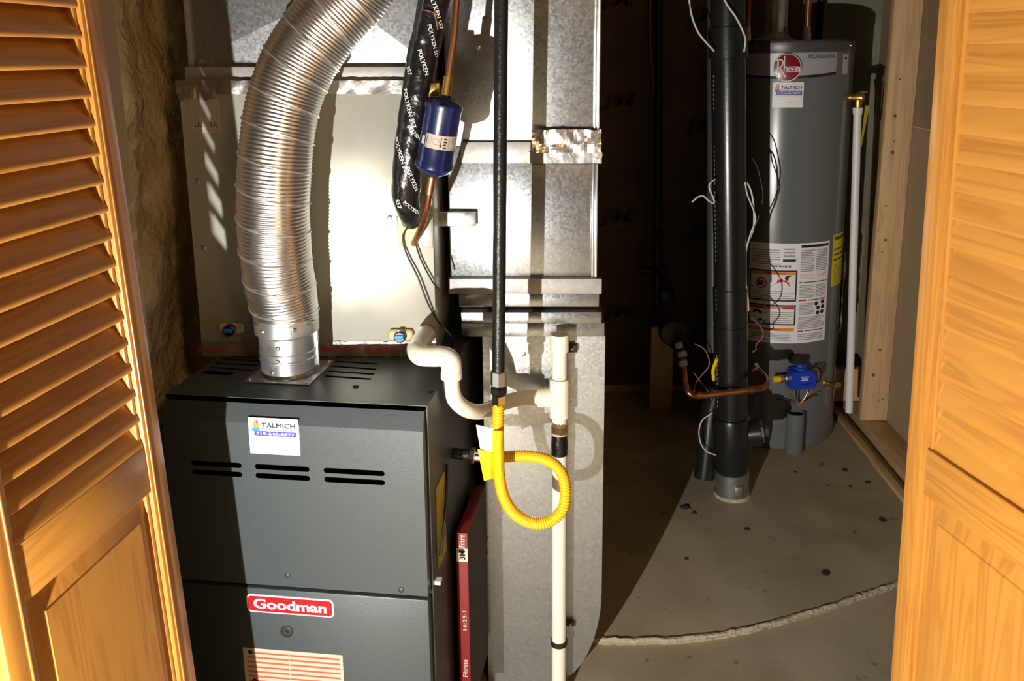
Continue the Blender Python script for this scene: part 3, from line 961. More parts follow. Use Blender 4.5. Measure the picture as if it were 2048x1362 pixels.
# pipe entry plate
p0 = at(793, 432, CY0); p1 = at(876, 495, CY0)
ep1 = min(p1.x, CX1 - 0.003)
bm = NB(); box(bm, p0.x, ep1, CY0 - 0.0045, CY0 - 0.0021, p1.z, p0.z, 0.0008)
ep = part('entry_plate', bm, 'coil_paint', coil)
bm = NB(); box(bm, p0.x + .003, at(838, 470, CY0).x, CY0 - 0.0052, CY0 - 0.0044, p1.z + .003, p0.z - .003)
pm('gasket', (0.62, 0.60, 0.40), 0.7)
part('gasket', bm, 'gasket', ep)
# foil tapes along the top edge and along the furnace joint
def crumple(x0, x1, z0, z1, y, amp, nx=60, nz=6, seed=0.0, thick=0.0012):
    bm = NB(); gr = []
    for j in range(nz + 1):
        row = []
        for i in range(nx + 1):
            x = x0 + (x1 - x0) * i / nx; z = z0 + (z1 - z0) * j / nz
            n = 1.3 * noise.noise(Vector((x * 17 + seed, z * 24, seed))) + 0.5 * noise.noise(Vector((x * 50, z * 40 + seed, 3)))
            row.append(bm.verts.new((x + (0.002 * noise.noise(Vector((z * 90, seed, 5))) if i in (0, nx) else 0), y - thick - amp * abs(n), z + (amp * 0.8 * noise.noise(Vector((x * 60, seed, 9))) if j in (0, nz) else 0))))
        gr.append(row)
    for j in range(nz):
        for i in range(nx): bm.faces.new((gr[j][i], gr[j][i + 1], gr[j + 1][i + 1], gr[j + 1][i]))
    return bm
bm = crumple(CX0 - 0.004, CX1 + 0.001, CZ1 - 0.022, CZ1 + 0.004, CY0 - 0.002, 0.0022, 110, 5, 2.0)
part('foil_tape', bm, 'foil_tape', coil, smooth=20, label='crinkled silver foil tape along the top edge')
bm = crumple(CX0, CX0 + 0.075, CZ1 - 0.032, CZ1 - 0.008, CY0 - 0.003, 0.006, 30, 6, 5.0)
part('foil_tape', bm, 'foil_tape', coil, smooth=15)
jt = part('joint_tape', crumple(CX0 + .002, CX1 - .002, CZ0 - 0.001, CZ0 + 0.032, CY0 - 0.003, 0.003, 140, 7, 8.0), 'foil_tape_dull', coil, smooth=20, label='dull foil tape with red print along the furnace joint')
for s, px, wd in (('Shurtape', 680, .075), ('UL 181B-FX', 765, .07), ('Shurtape', 425, .05)):
    vs, fs, W, H = text_geo(s, 0.02)
    p = at(px, 712, CY0)
    bm = NB()
    V = [bm.verts.new((p.x + x * wd / W, CY0 - 0.0095, CZ0 + 0.009 + y * 0.012 / H)) for x, y in vs]
    for f in fs:
        try: bm.faces.new([V[i] for i in f])
        except ValueError: pass
    part('printed_text', bm, 'print_red', jt, smooth=0)
# drain ports with blue plugs
for px, py in ((459, 660), (800, 673)):
    p = at(px, py, CY0 - 0.02)
    bm = NB(); box(bm, p.x - 0.026, p.x + 0.026, CY0 - 0.016, CY0 - 0.002, p.z - 0.012, p.z + 0.012, 0.008, 4)
    po = part('drain_port', bm, 'port_cream', coil)
    bm = NB(); lathe(bm, (p.x, CY0 - 0.015, p.z), (0, -1, 0), [(0.0125, 0), (0.0125, 0.010), (0.010, 0.012)], 18)
    pl = part('plug', bm, 'drier_blue', po)
    bm = NB(); box(bm, p.x - 0.008, p.x + 0.008, CY0 - 0.031, CY0 - 0.0265, p.z - 0.003, p.z + 0.005, 0.001)
    part('plug_tab', bm, 'print_sky', po)

# supply plenum above the coil
pl_ = thing('supply_plenum', 'bare galvanised supply plenum above the coil cabinet', 'duct', ((CX0 + CX1) / 2, 1.92, CZ1 + .001))
bm = NB(); box(bm, CX0 + 0.022, CX1 - 0.012, CY0 + 0.03, CY1 - 0.02, CZ1 + 0.012, TOP - .002, 0.001)
part('duct', bm, 'galvanised', pl_)
bm = NB()
zz0 = CZ1 + 0.012
cx_ = (CX0 + CX1) / 2
vv = [bm.verts.new(p) for p in ((CX0 + .024, CY0 + .0298, zz0 + .03), (CX1 - .014, CY0 + .0298, zz0 + .03), (CX1 - .014, CY0 + .0298, TOP - .05), (CX0 + .024, CY0 + .0298, TOP - .05), (cx_ + .06, CY0 + .020, zz0 + .16))]
for k in range(4): bm.faces.new((vv[k], vv[(k + 1) % 4], vv[4]))
bmesh.ops.recalc_face_normals(bm, faces=bm.faces[:])
part('cross_broken_face', bm, 'galvanised', pl_, smooth=0)
bm = NB(); box(bm, CX0 + 0.010, CX1 - 0.006, CY0 + 0.012, CY1 - 0.01, CZ1 + 0.001, CZ1 + 0.030, 0.001)
part('base_flange', bm, 'galvanised_dull', pl_)
bm = NB(); box(bm, CX0 + 0.014, CX0 + 0.024, CY0 + 0.022, CY0 + 0.032, CZ1 + 0.030, TOP - .003, 0.001)
part('corner_seam', bm, 'galvanised_dull', pl_)

# ================================================================== return duct
DY = 1.80
duct = thing('return_duct', 'tall galvanised return air duct between furnace and drain pipes', 'duct', (-0.03, 2.03, 0))
def dz(y): return at(1050, y, DY).z
def dx(x, y): return at(x, y, DY).x
UX0, UX1 = -0.218, dx(1197, 250)
zA, zB, zC_, zD, zE, zF, zG = dz(283), dz(325), dz(555), dz(585), dz(613), dz(622), dz(645)
DB = 2.25
bm = NB(); box(bm, UX0, UX1, DY, DB, zA - 0.01, TOP - .002, 0.001)
part('upper_section', bm, 'galvanised', duct)
bm = NB(); box(bm, UX0, UX1 - .002, DY + 0.002, DB, zC_ - .004, zA - 0.011, 0.001)
part('middle_section', bm, 'galvanised', duct)
bm = NB(); box(bm, UX0 + .03, UX1 + .004, DY - 0.010, DY - 0.0005, zB, zA, 0.0012)
part('drive_cleat', bm, 'galvanised_dull', duct)
bm = NB(); box(bm, UX0 - .003, dx(1203, 570), DY - 0.012, DY + 0.002, zD, zC_, 0.0012)
part('drive_cleat', bm, 'galvanised_dull', duct)
bm = NB(); box(bm, -0.200, dx(1198, 600), DY - 0.002, DB - .01, zE, zD - .0005, 0.001)
part('transition', bm, 'galvanised', duct)
bm = NB(); box(bm, -0.19, dx(1195, 620), DY + 0.02, DB - .02, zF, zE - .0005)
part('gap_shade', bm, 'shade_black', duct)  # black filler box, its colour stands for the shade in the gap
bm = NB(); box(bm, -0.196, dx(1203, 630), DY - 0.008, DB - .01, zG + .001, zF - .0005, 0.0015)
part('drive_cleat', bm, 'galvanised', duct)
LX0, LX1 = -0.150, dx(1210, 700)
zl = dz(672)
bm = NB(); box(bm, -0.196, LX1 - .002, DY - 0.005, DB - .005, zl, zG, 0.0012)
part('collar', bm, 'galvanised', duct)
zch = dz(1190)
poly = [(LX0, 0.0), (dx(1105, 1362), 0.0)]
for k in range(9):
    a = PI / 2 * k / 8
    poly.append((dx(1105, 1362) + (LX1 - dx(1105, 1362)) * math.sin(a) ** 0.9, 0.004 + zch * (1 - math.cos(a)) ** 0.9))
poly += [(LX1, zl - 0.0005), (LX0, zl - 0.0005)]
bm = NB(); prism(bm, poly, DY, DB)
part('lower_section', bm, 'galvanised', duct, smooth=20)
bm = NB(); box(bm, LX0 - .005, LX0 + .006, DY - 0.004, DY - .0003, dz(1095), dz(1075)); part('seam_tab', bm, 'galvanised', duct)
bm = NB(); box(bm, LX0 - .005, LX0 + .006, DY - 0.004, DY - .0003, dz(1120), dz(1104)); part('seam_tab', bm, 'galvanised', duct)
for z0, z1, xx in ((zA + .002, TOP - .003, UX1), (zC_ + .002, zB - .002, UX1 - .002)):
    bm = NB(); box(bm, xx - .010, xx - .0055, DY - 0.004, DY - .0002, z0, z1, 0.0008); box(bm, xx - .003, xx + .002, DY - 0.006, DY + .01, z0, z1, 0.001)
    part('corner_seam', bm, 'galvanised_smooth', duct)
for px, py in ((957, 95), (870, 395), (1048, 708)):
    p = at(px, py, DY)
    bm = NB(); lathe(bm, (p.x, DY + 0.001, p.z), (0, -1, 0), [(0.0045, 0), (0.0045, 0.003), (0.002, 0.004)], 10)
    part('screw', bm, 'zinc', duct)
q0, q1 = at(1064, 258, DY), at(1201, 325, DY)
part('foil_tape', crumple(q0.x, q1.x, q1.z + .022, q0.z, DY - .0115, 0.0060, 20, 8, 11.0), 'foil_tape', duct, smooth=0, label='crumpled silver foil tape patch')
part('foil_tape', crumple(q0.x - .008, q1.x + .002, q1.z, q1.z + .024, DY - .0115, 0.0012, 30, 4, 13.0), 'foil_tape', duct, smooth=12, label='smooth strip of foil tape')
# small galvanised strap bridging the coil cabinet and the duct
p0, p1 = at(872, 426, 1.77), at(951, 456, 1.77)
bm = NB(); box(bm, p0.x, p1.x, 1.785, 1.7995, p1.z, p0.z, 0.002)
solo('metal_strap', bm, 'galvanised_smooth', 'short shiny metal strap bridging the coil cabinet and the return duct', 'strap')

# ================================================================== refrigerant lines
suc = thing('suction_line', 'thick suction line wrapped in black printed tape above the coil', 'pipe', at(832, 452, 1.68))
sp_ = [Vector((at(925, -300, 1.60).x, 1.60, TOP - .004))] + path((925, -300, 1.60), (900, -100, 1.60), (870, 0, 1.60), (850, 90, 1.60), (836, 180, 1.60), (823, 270, 1.605), (814, 340, 1.61), (812, 390, 1.62)) + [at(816, 420, 1.635), at(824, 440, 1.664)]
keeps = []
_rs = resample(sp_, 0.006)
S_END = sum((b - a).length for a, b in zip(_rs, _rs[1:]))
def rsuc(s, a, i):
    ph = (s / 0.055 + a / (2 * PI)) % 1.0
    taper = 1.0 if s < S_END - 0.09 else max(0.72, 1 - (s - S_END + 0.09) * 3.0)
    return (0.0275 + 0.0016 * ph + 0.0022 * noise.noise(Vector((s * 25, math.cos(a), math.sin(a))))) * taper
bm = NB(); tube(bm, sp_, rsuc, seg=28, step=0.006, keep=keeps)
wrap = part('tape_wrap', bm, 'tape_black', suc, smooth=50)
def wrap_text(s, s0, a0, size, rot, parent, KP=keeps, rad=0.0312):
    vs, fs, W, H = text_geo(s, 0.01)
    k = size / H
    ss = [q[4] for q in KP]
    bm = NB(); V = []
    for x, y in vs:
        du = x * k * math.cos(rot) - y * k * math.sin(rot); dv = x * k * math.sin(rot) + y * k * math.cos(rot)
        st = s0 - dv
        i = max(0, min(len(KP) - 1, bisect.bisect_left(ss, st)))
        P, T, U, V2, _ = KP[i]
        P = P + T * (st - ss[i])
        a = a0 + du / rad
        # angle measured from the direction towards the room
        f = Vector((0, -1, 0)); f = (f - T * f.dot(T)).normalized(); g2 = T.cross(f)
        V.append(bm.verts.new(P + f * (rad * math.cos(a)) - g2 * (rad * math.sin(a))))
    for f in fs:
        try: bm.faces.new([V[i] for i in f])
        except ValueError: pass
    part('printed_text', bm, 'print_white', parent, smooth=0)
S_OFF = min(keeps, key=lambda q: (q[0] - at(892, -60, 1.60)).length)[4]
for s, s0, a0, sz, rt in (('POLYKEN 557', .075, .25, .0085, -1.0), ('POLYKEN 557', .13, .5, .0075, -1.1), ('POLYKEN', .17, .1, .008, -1.1), ('557', .19, -.7, .008, -1.0), ('POLYKEN 557', .255, -.35, .0085, -1.15),
                          ('557 NEHN', .30, .3, .0065, -.7), ('POLYKEN 557', .345, -.45, .0085, -1.05), ('POLYKEN', .385, .4, .0085, -1.1), ('557', .43, -.45, .008, -1.3), ('POLYKEN', .44, .4, .0065, -.8)):
    wrap_text(s, s0 + S_OFF, a0, sz, rt, wrap)
bm = NB(); tube(bm, path((846, 20, 1.57), (868, 26, 1.566), (876, 60, 1.572)), 0.0012, 6)
part('tie', bm, 'brass', suc)

d_top, d_bot = at(891, 194, 1.565), at(864, 354, 1.575)
dr = thing('filter_drier', 'blue steel filter drier canister hanging beside the taped suction line', 'filter drier', d_bot)
ax = d_bot - d_top
L = ax.length
bm = NB(); lathe(bm, d_top, ax, [(0.010, -0.004), (0.012, 0), (0.026, .004), (0.0345, .012), (0.0350, .018), (0.0335, .022), (0.0335, L - .034), (0.0355, L - .028), (0.0355, L - .020), (0.030, L - .012), (0.012, L - .002), (0.008, L)], 36)
body = part('canister', bm, 'drier_blue', dr, smooth=30)
u0_, v0_ = frame_of(ax)
axn = ax.normalized()
fr = Vector((0, -1, 0)); fr = (fr - axn * fr.dot(axn)).normalized(); rt_ = Vector((1, 0, 0)); rt_ = (rt_ - axn * rt_.dot(axn) - fr * rt_.dot(fr)).normalized()
DS = lambda u, v, o: d_top - axn * v + (fr * math.cos(u / .0335) + rt_ * math.sin(u / .0335)) * (.0336 + o)
vm = -L * 0.52
sh = Sheet(dr, DS, -.020, vm - .013, .046, vm + .013, 'label_cream', 'label', 'pale paper label', nu=2)
sh.lines(-.017, vm - .010, -.006, vm + .011, 5, 'print_grey', .4)
sh.ring(.0, vm, .006, .001, 'print_grey')
sh.rect(.0085, vm - .006, .0097, vm + .009, 'print_black', 'printed_arrow')
sh.poly([(.0065, vm - .004), (.0117, vm - .004), (.0091, vm - .010)], 'print_black', 'printed_arrow')
sh.lines(.014, vm - .010, .020, vm + .011, 4, 'print_black', .5)
sh.lines(.023, vm - .010, .042, vm + .011, 6, 'print_grey', .4)
sh.done()
sh = Sheet(dr, DS, -.031, vm - .009, -.023, vm + .006, 'label_silver', 'stamp', None, nu=2)
sh.done()
bm = NB(); tube(bm, [DS(-.018, -.014, .0002), DS(-.017, -.05, .0002), DS(-.019, -L + .03, .0002)], 0.0008, 6)
part('weld_bead', bm, 'drier_blue', dr)
ll = thing('liquid_line', 'thin copper liquid line running through the blue filter drier into the coil', 'pipe', at(826, 488, 1.686))
bm = NB(); tube(bm, [Vector((at(965, -300, 1.60).x, 1.60, TOP - .004))] + path((965, -300, 1.60), (930, -80, 1.60), (914, 0, 1.59), (910, 60, 1.58), (901, 125, 1.57), (896, 165, 1.565)) + [d_top + ax * 0.01], 0.0062, 14)
part('upper_tube', bm, 'copper_dull', ll)
bm = NB(); cyl(bm, at(897, 152, 1.568), d_top + ax * .01, 0.0088, 0.0088, 18, .001)
part('flare_nut', bm, 'brass', ll)
bm = NB(); tube(bm, [d_bot - axn * .004] + path((859, 385, 1.58), (853, 420, 1.595), (844, 450, 1.62), (834, 474, 1.65), (827, 487, 1.686)), 0.0062, 14)
part('lower_tube', bm, 'copper', ll)
bm = NB(); cyl(bm, d_bot - axn * .003, d_bot + axn * .035, 0.0078, 0.0072, 18, .001)
part('stub', bm, 'copper_dull', ll)
bm = NB()
p = at(868, 180, 1.60); box(bm, p.x - .010, p.x + .012, 1.585, 1.60, p.z - .014, p.z + .014, .003)
part('bracket', bm, 'brass', ll)

# thin control wires dropping from the coil plate
bm = NB(); tube(bm, path((823, 445, 1.665), (806, 470, 1.675), (812, 505, 1.678), (836, 555, 1.675), (855, 605, 1.675), (878, 645, 1.69), (902, 672, 1.72), (905, 700, 1.76)), 0.0019, 8)
solo('control_wire', bm, 'wire_black', 'long thin black wire sagging down the coil cabinet front', 'wire')
bm = NB(); tube(bm, path((832, 490, 1.676), (840, 515, 1.678), (852, 540, 1.678), (866, 565, 1.678), (880, 582, 1.70)), 0.0017, 8)
solo('control_wire', bm, 'wire_black', 'short thin black wire leaving the bottom of the pipe entry plate', 'wire')

# ================================================================== condensate drain
PR, FR = 0.0166, 0.0205
TY = 1.748
tee = at(1119, 795, TY)
dr_ = thing('condensate_drain', 'cream plastic condensate drain with trap, tee and long standpipe', 'drain pipe', Vector((tee.x, TY, 0)))
c0 = at(856, 682, 1.66); e1 = at(838, 702, 1.635)
port = Vector((at(848, 676, 1.66).x, CY0 - .003, at(848, 676, 1.66).z))
TD = 1.53
bm = NB(); tube(bm, [port, port + Vector((-.001, -.02, -.001)), at(838, 688, 1.62), at(834, 700, 1.56), at(842, 711, TD + .004), at(868, 713, TD)], lambda s, a, i: FR * .96, 20, .004)
part('elbow', bm, 'pvc_white', dr_, smooth=50)
bm = NB(); tube(bm, [at(866, 713, TD), at(885, 713, TD), at(900, 720, TD), at(903, 738, TD), at(903, 752, TD)], FR * .96, 20, .004)
part('elbow', bm, 'pvc_white', dr_, smooth=50)
trap = [at(903, 748, TD), at(903, 772, TD), at(911, 800, TD + .008), at(936, 820, TD + .035), at(968, 822, 1.63), at(1000, 808, 1.69), at(1040, 797, 1.73), at(1070, 795, TY), at(1095, 795, TY)]
bm = NB(); tube(bm, trap, PR * .95, 20, .004)
part('trap', bm, 'pvc_white', dr_, smooth=50)
bm = NB(); cyl(bm, at(903, 742, TD), at(903, 757, TD), FR, None, 24, .001)
part('hub', bm, 'pvc_white', dr_)
zt0, zt1 = at(1119, 834, TY).z, at(1119, 756, TY).z
X = tee.x
bm = NB()
lathe(bm, (X, TY, zt0), (0, 0, 1), [(.0175, 0), (.022, .001), (.022, zt1 - zt0 - .001), (.0175, zt1 - zt0)], 28)
cyl(bm, (X - .048, TY, tee.z), (X - .002, TY, tee.z), .0215, None, 24, .001)
part('tee', bm, 'pvc_white', dr_)
bm = NB(); cyl(bm, (X, TY, zt1 - .004), (X, TY, at(1119, 690, TY).z), PR)
part('riser', bm, 'pvc_white', dr_)
z0, z1 = at(1119, 702, TY).z, at(1119, 668, TY).z
bm = NB(); lathe(bm, (X, TY, z0), (0, 0, 1), [(.0175, 0), (.0205, .001), (.0205, z1 - z0), (.0165, z1 - z0)], 28)
cp_ = part('coupling', bm, 'pvc_white', dr_)
bm = NB(); lathe(bm, (X, TY, z1 - .001), (0, 0, 1), [(.0166, 0), (.0166, .0014), (.004, .0014)], 24)
part('end_plug', bm, 'pvc_tan', cp_)
bm = NB(); cyl(bm, (X, TY, 0.0), (X, TY, zt0 + .004), PR, None, 28)
part('standpipe', bm, 'pvc_white', dr_)
bm = NB(); cyl(bm, (X, TY, at(1120, 868, TY).z), (X, TY, at(1120, 852, TY).z), PR + .0012, None, 28)
part('glue_band', bm, 'pvc_tan', dr_)
bm = NB(); lathe(bm, (X, TY, at(1120, 909, TY).z), (0, 0, 1), [(PR + .0004, 0), (PR + .0022, .002), (PR + .0016, .012), (PR + .0026, .016), (PR + .002, .030), (PR + .0004, at(1120, 868, TY).z - at(1120, 909, TY).z)], 28)
part('tape_wrap', bm, 'tape_black', dr_)
for py, nm in ((1283, 1), (712, 0)):
    z = at(1110, py, TY).z
    bm = NB()
    if nm: lathe(bm, (X, TY, z - .006), (0, 0, 1), [(PR + .0003, 0), (PR + .003, 0), (PR + .003, .012), (PR + .0003, .012)], 28)
    box(bm, X + .014, X + .040, DY - .014, DY - .0003, z + (.012 if nm else -.006), z + (.020 if nm else .010), .001)
    box(bm, X + .012, X + .017, TY, DY - .004, z - .006, z + (.020 if nm else .010), .001)
    cb_ = part('pipe_clamp', bm, 'rubber_black', dr_)
    bm = NB(); lathe(bm, (X + .028, DY - .0138, z + (.016 if nm else .002)), (0, -1, 0), [(.003, 0), (.002, .002)], 10)
    part('screw', bm, 'zinc', cb_)

# ================================================================== gas line
GY = 1.565
gp = thing('gas_pipe', 'straight black iron gas pipe dropping in front of the return duct', 'pipe', at(997, 748, GY))
g0, g1 = at(1003, -60, GY), at(997, 760, GY)
gtop = g1 + (g0 - g1) * 1.9
gtop.z = min(gtop.z, TOP - .01)
bm = NB(); cyl(bm, g1, g1 + (g0 - g1).normalized() * (TOP - .01 - g1.z), 0.0125, None, 24)
part('pipe', bm, 'iron_black', gp)
m = at(998, 752, GY)
gd = (g1 - g0).normalized()
bm = NB(); lathe(bm, m - gd * .012, gd, [(.0125, 0), (.0165, .002), (.0165, .030), (.0125, .032)], 8)
part('union', bm, 'zinc', gp, smooth=20)
bm = NB(); lathe(bm, m + gd * .021, gd, [(.0145, 0), (.018, .003), (.018, .013), (.0145, .016)], 6)
part('union_nut', bm, 'iron_black', gp, smooth=20)
m2 = m + gd * .037
gc = thing('gas_connector', 'yellow corrugated flexible gas connector looping below the black pipe', 'hose', at(1065, 1055, GY))
bm = NB(); lathe(bm, m2, gd, [(.012, 0), (.0155, .002), (.0155, .018), (.012, .024)], 6)
part('flare_nut', bm, 'chrome', gc, smooth=20)
gv = at(960, 914, GY)
loop_px = [(997, 806), (996, 850), (996, 905), (999, 955), (1008, 995), (1030, 1028), (1065, 1046), (1100, 1042), (1124, 1020), (1131, 985), (1124, 948), (1102, 924), (1072, 914), (1040, 912), (1008, 914)]
lp = []
for k, (x, y) in enumerate(loop_px):
    t = k / (len(loop_px) - 1)
    lp.append(at(x, y, GY - .012 * math.sin(PI * min(1, t * 2)) + .055 * max(0, (t - .55) / .45) ** 1))
CP = 0.0056
bm = NB(); tube(bm, lp, lambda s, a, i: .0104 + .0018 * (0.5 - 0.5 * math.cos(2 * PI * s / CP)), 22, CP / 6, caps=True)
hose = part('hose', bm, 'gas_yellow', gc, smooth=70)
b0, b1 = lp[-1], at(958, 912, GY + .055)
dd = (b1 - b0).normalized()
bm = NB(); lathe(bm, b0 - dd * .002, dd, [(.010, 0), (.012, .002), (.012, .028), (.009, .030)], 20)
part('sleeve', bm, 'copper_dull', gc)
bm = NB(); lathe(bm, b0 + dd * .028, dd, [(.0125, 0), (.0155, .002), (.0155, .016), (.0125, .018)], 6)
part('flare_nut', bm, 'zinc', gc, smooth=20)
e0 = b0 + dd * .047
bm = NB(); lathe(bm, e0 - dd * .004, dd, [(.0125, 0), (.0125, .02)], 16)
part('end_fitting', bm, 'chrome', gc)
# black nipple out of the furnace side
n0 = e0 + dd * .012
n1 = FM @ Vector((0.0005, 0, 0)); 
fx_side = FM @ Vector((0, n0.y - FO.y, 0))
n_end = Vector((fx_side.x + .001, n0.y + .0, n0.z + .006))
bm = NB(); cyl(bm, n0, n_end, .0112, None, 22)
gn = solo('gas_nipple', bm, 'iron_black', 'short black iron nipple sticking out of the furnace side', 'pipe')
q0 = n0 + (n0 - n_end).normalized() * .0
bm = NB(); lathe(bm, q0, (n_end - q0).normalized(), [(.014, .001), (.0165, .003), (.0165, .013), (.014, .015)], 6)
part('hex_nut', bm, 'chrome', gn, smooth=20)
# paper tag hanging on the connector
def tag_sheet(pts, y, t, mat, name, parent):
    bm = NB(); n, m_ = 8, 10
    gr = []
    for j in range(m_ + 1):
        row = []
        for i in range(n + 1):
            u, v = i / n, j / m_
            A = Vector(pts[0]).lerp(Vector(pts[1]), u); B = Vector(pts[3]).lerp(Vector(pts[2]), u)
            q = A.lerp(B, v)
            p = at(q.x, q.y, y + .010 * math.sin(u * PI) * -1 + .004 * noise.noise(Vector((u * 3, v * 3, y))))
            row.append(bm.verts.new(p))
        gr.append(row)
    for j in range(m_):
        for i in range(n): bm.faces.new((gr[j][i], gr[j + 1][i], gr[j + 1][i + 1], gr[j][i + 1]))
    ext = bmesh.ops.extrude_face_region(bm, geom=bm.faces[:])
    for v in ext['geom']:
        if isinstance(v, bmesh.types.BMVert): v.co.y += t
    bmesh.ops.recalc_face_normals(bm, faces=bm.faces[:])
    return part(name, bm, mat, parent)
tg = thing('warning_tag', 'white and yellow paper tag wrapped around the gas connector', 'tag', at(975, 960, GY))
tag_sheet(((952, 850), (992, 858), (990, 915), (964, 918)), GY - .006, .002, 'label_white', 'white_half', tg)
tag_sheet(((955, 898), (990, 908), (988, 956), (968, 962)), GY - .009, .002, 'tag_yellow', 'yellow_half', tg)
tag_sheet(((985, 862), (1008, 862), (1009, 955), (990, 955)), GY - .020, .001, 'tag_yellow', 'yellow_strip', tg)

# ================================================================== air filter
FX = FM @ Vector((0.012, 0.155, 0))
AM = Matrix.Translation(Vector((FX.x, FX.y, 0.115))) @ Matrix.Rotation(FROT, 4, 'Z')
af = thing('air_filter', 'red cardboard-framed air filter standing between furnace and return duct', 'air filter', None, M=AM)
ztopf = at(896, 1066, FX.y).z - 0.115
bm = NB(); box(bm, 0.0, 0.0240, 0, 0.004, 0, ztopf, 0.001); box(bm, 0.0, 0.0240, 0.0045, 0.20, ztopf - .003, ztopf, 0.001)
fr_ = part('frame', bm, 'filter_red', af)
bm = NB(); box(bm, 0.0003, 0.0237, 0.0042, 0.20, 0.0, ztopf - 0.0035)
part('filter_media', bm, 'filter_media', af, label='grey pleated filter media')
AS = lambda u, v, o: Vector((u, -0.0003 - o, v))
z3 = at(896, 1122, FX.y).z - 0.115; z4 = at(896, 1096, FX.y).z - .115
sh = Sheet(af, AS, 0.0005, z3, 0.024, z4, 'filter_pale', 'brand_patch', 'cream patch with black lettering')
sh.text('3M', 0.019, (z3 + z4) / 2, 0.013, 'print_black', 0.020, rot=PI / 2, bold=.03)
sh.done()
def vtext(s, zc, h, wd, mat):
    vs, fs, W, H = text_geo(s, 0.01)
    bm = NB()
    V = [bm.verts.new(AS(0.0185 - y * h / H, zc + x * wd / W, 0.0006)) for x, y in vs]
    for f in fs:
        try: bm.faces.new([V[i] for i in f])
        except ValueError: pass
    part('printed_text', bm, mat, af, smooth=0)
vtext('Filtre', (z4 + ztopf) / 2, .012, (ztopf - z4) * .85, 'filter_pale')
vtext('16:25:1', at(893, 1240, FX.y).z - .115, .008, .045, 'filter_pale')
vtext('Filtrete', at(890, 1335, FX.y).z - .115, .010, .042, 'filter_pale')

# ================================================================== water heater
HC = Vector((0.905, 3.28, SLZ))
HR = 0.25
HM = Matrix.Translation(HC) @ Matrix.Rotation(R(-0.8), 4, 'Y')
HMI = HM.inverted()
def hu(x, y, rad=HR):        # pixel on the tank -> (arc metres from the side facing the camera, height)
    o = HMI @ EYE; d = HMI.to_3x3() @ ray(x, y)
    A = d.x ** 2 + d.y ** 2; B = 2 * (o.x * d.x + o.y * d.y); Cc = o.x ** 2 + o.y ** 2 - rad ** 2
    disc = B * B - 4 * A * Cc
    t = (-B - math.sqrt(max(0, disc))) / (2 * A)
    p = o + d * t
    a = math.atan2(p.y, p.x) - A0
    while a < -PI: a += 2 * PI
    while a > PI: a -= 2 * PI
    return a * HR, p.z
A0 = math.atan2(-HC.y, -HC.x)
def HS(u, v, o): return Vector(((HR + o) * math.cos(A0 + u / HR), (HR + o) * math.sin(A0 + u / HR), v))
def HD(u): return Vector((math.cos(A0 + u / HR), math.sin(A0 + u / HR), 0))
wh = thing('water_heater', 'tall dark grey gas water heater with a round red badge', 'water heater', None, M=HM)
ztop = hu(1590, 80)[1]
zlid = hu(1590, 104)[1]
bm = NB(); lathe(bm, (0, 0, 0), (0, 0, 1), [(HR - .004, 0), (HR, .004), (HR, zlid)], 96)
part('tank_jacket', bm, 'tank_grey', wh)
bm = NB(); lathe(bm, (0, 0, zlid), (0, 0, 1), [(HR + .002, 0), (HR + .003, .002), (HR + .003, ztop - zlid - .008), (HR - .004, ztop - zlid)], 96)
lid = part('lid', bm, 'tank_lid', wh)
for px in (1513, 1642, 1710):
    u, _ = hu(min(px, 1700), 92); d = HD(u)
    bm = NB(); lathe(bm, HS(u, (zlid + ztop) / 2, .0025), d, [(.005, 0), (.004, .003), (.002, .004)], 10)
    part('screw', bm, 'chrome', lid)
# silver brand band with curved lower edge
ub0, ub1 = -0.26, hu(1673, 120)[0]
zb1 = hu(1575, 106)[1]; zbl = hu(1575, 152)[1]; zbe = hu(1673, 143)[1]
bm = NB(); bk = NB()
N = 40
def low(u): return zbl + (zbe - zbl) * (min(1.0, abs(u) / abs(ub1))) ** 2
top_, bot_, bot2 = [], [], []
for k in range(N + 1):
    u = ub0 + (ub1 - ub0) * k / N
    top_.append(bm.verts.new(HS(u, zb1, .0012))); bot_.append(bm.verts.new(HS(u, low(u), .0012)))
for k in range(N): bm.faces.new((bot_[k], bot_[k + 1], top_[k + 1], top_[k]))
band = part('brand_band', bm, 'band_silver', wh, smooth=60)
r0 = [(bk.verts.new(HS(ub0 + (ub1 - ub0) * k / N, low(ub0 + (ub1 - ub0) * k / N) - .010, .0010)), bk.verts.new(HS(ub0 + (ub1 - ub0) * k / N, low(ub0 + (ub1 - ub0) * k / N), .0010))) for k in range(N + 1)]
for a, b in zip(r0, r0[1:]): bk.faces.new((a[0], b[0], b[1], a[1]))
part('band_edge', bk, 'print_black', band, smooth=60)
def htext(s, u, v, h, wd, mat, parent, o=.0018, bold=0.0, name='lettering'):
    vs, fs, W, H = text_geo(s, bold)
    b = NB()
    V = [b.verts.new(HS(u + x * wd / W, v + y * h / H, o)) for x, y in vs]
    for f in fs:
        try: b.faces.new([V[i] for i in f])
        except ValueError: pass
    return part(name, b, mat, parent, smooth=0)
u0, z0 = hu(1617, 117); u1, z1 = hu(1671, 108)
htext('PROFESSIONAL', (u0 + u1) / 2, z0, z1 - z0, u1 - u0, 'print_black', band, bold=.01)
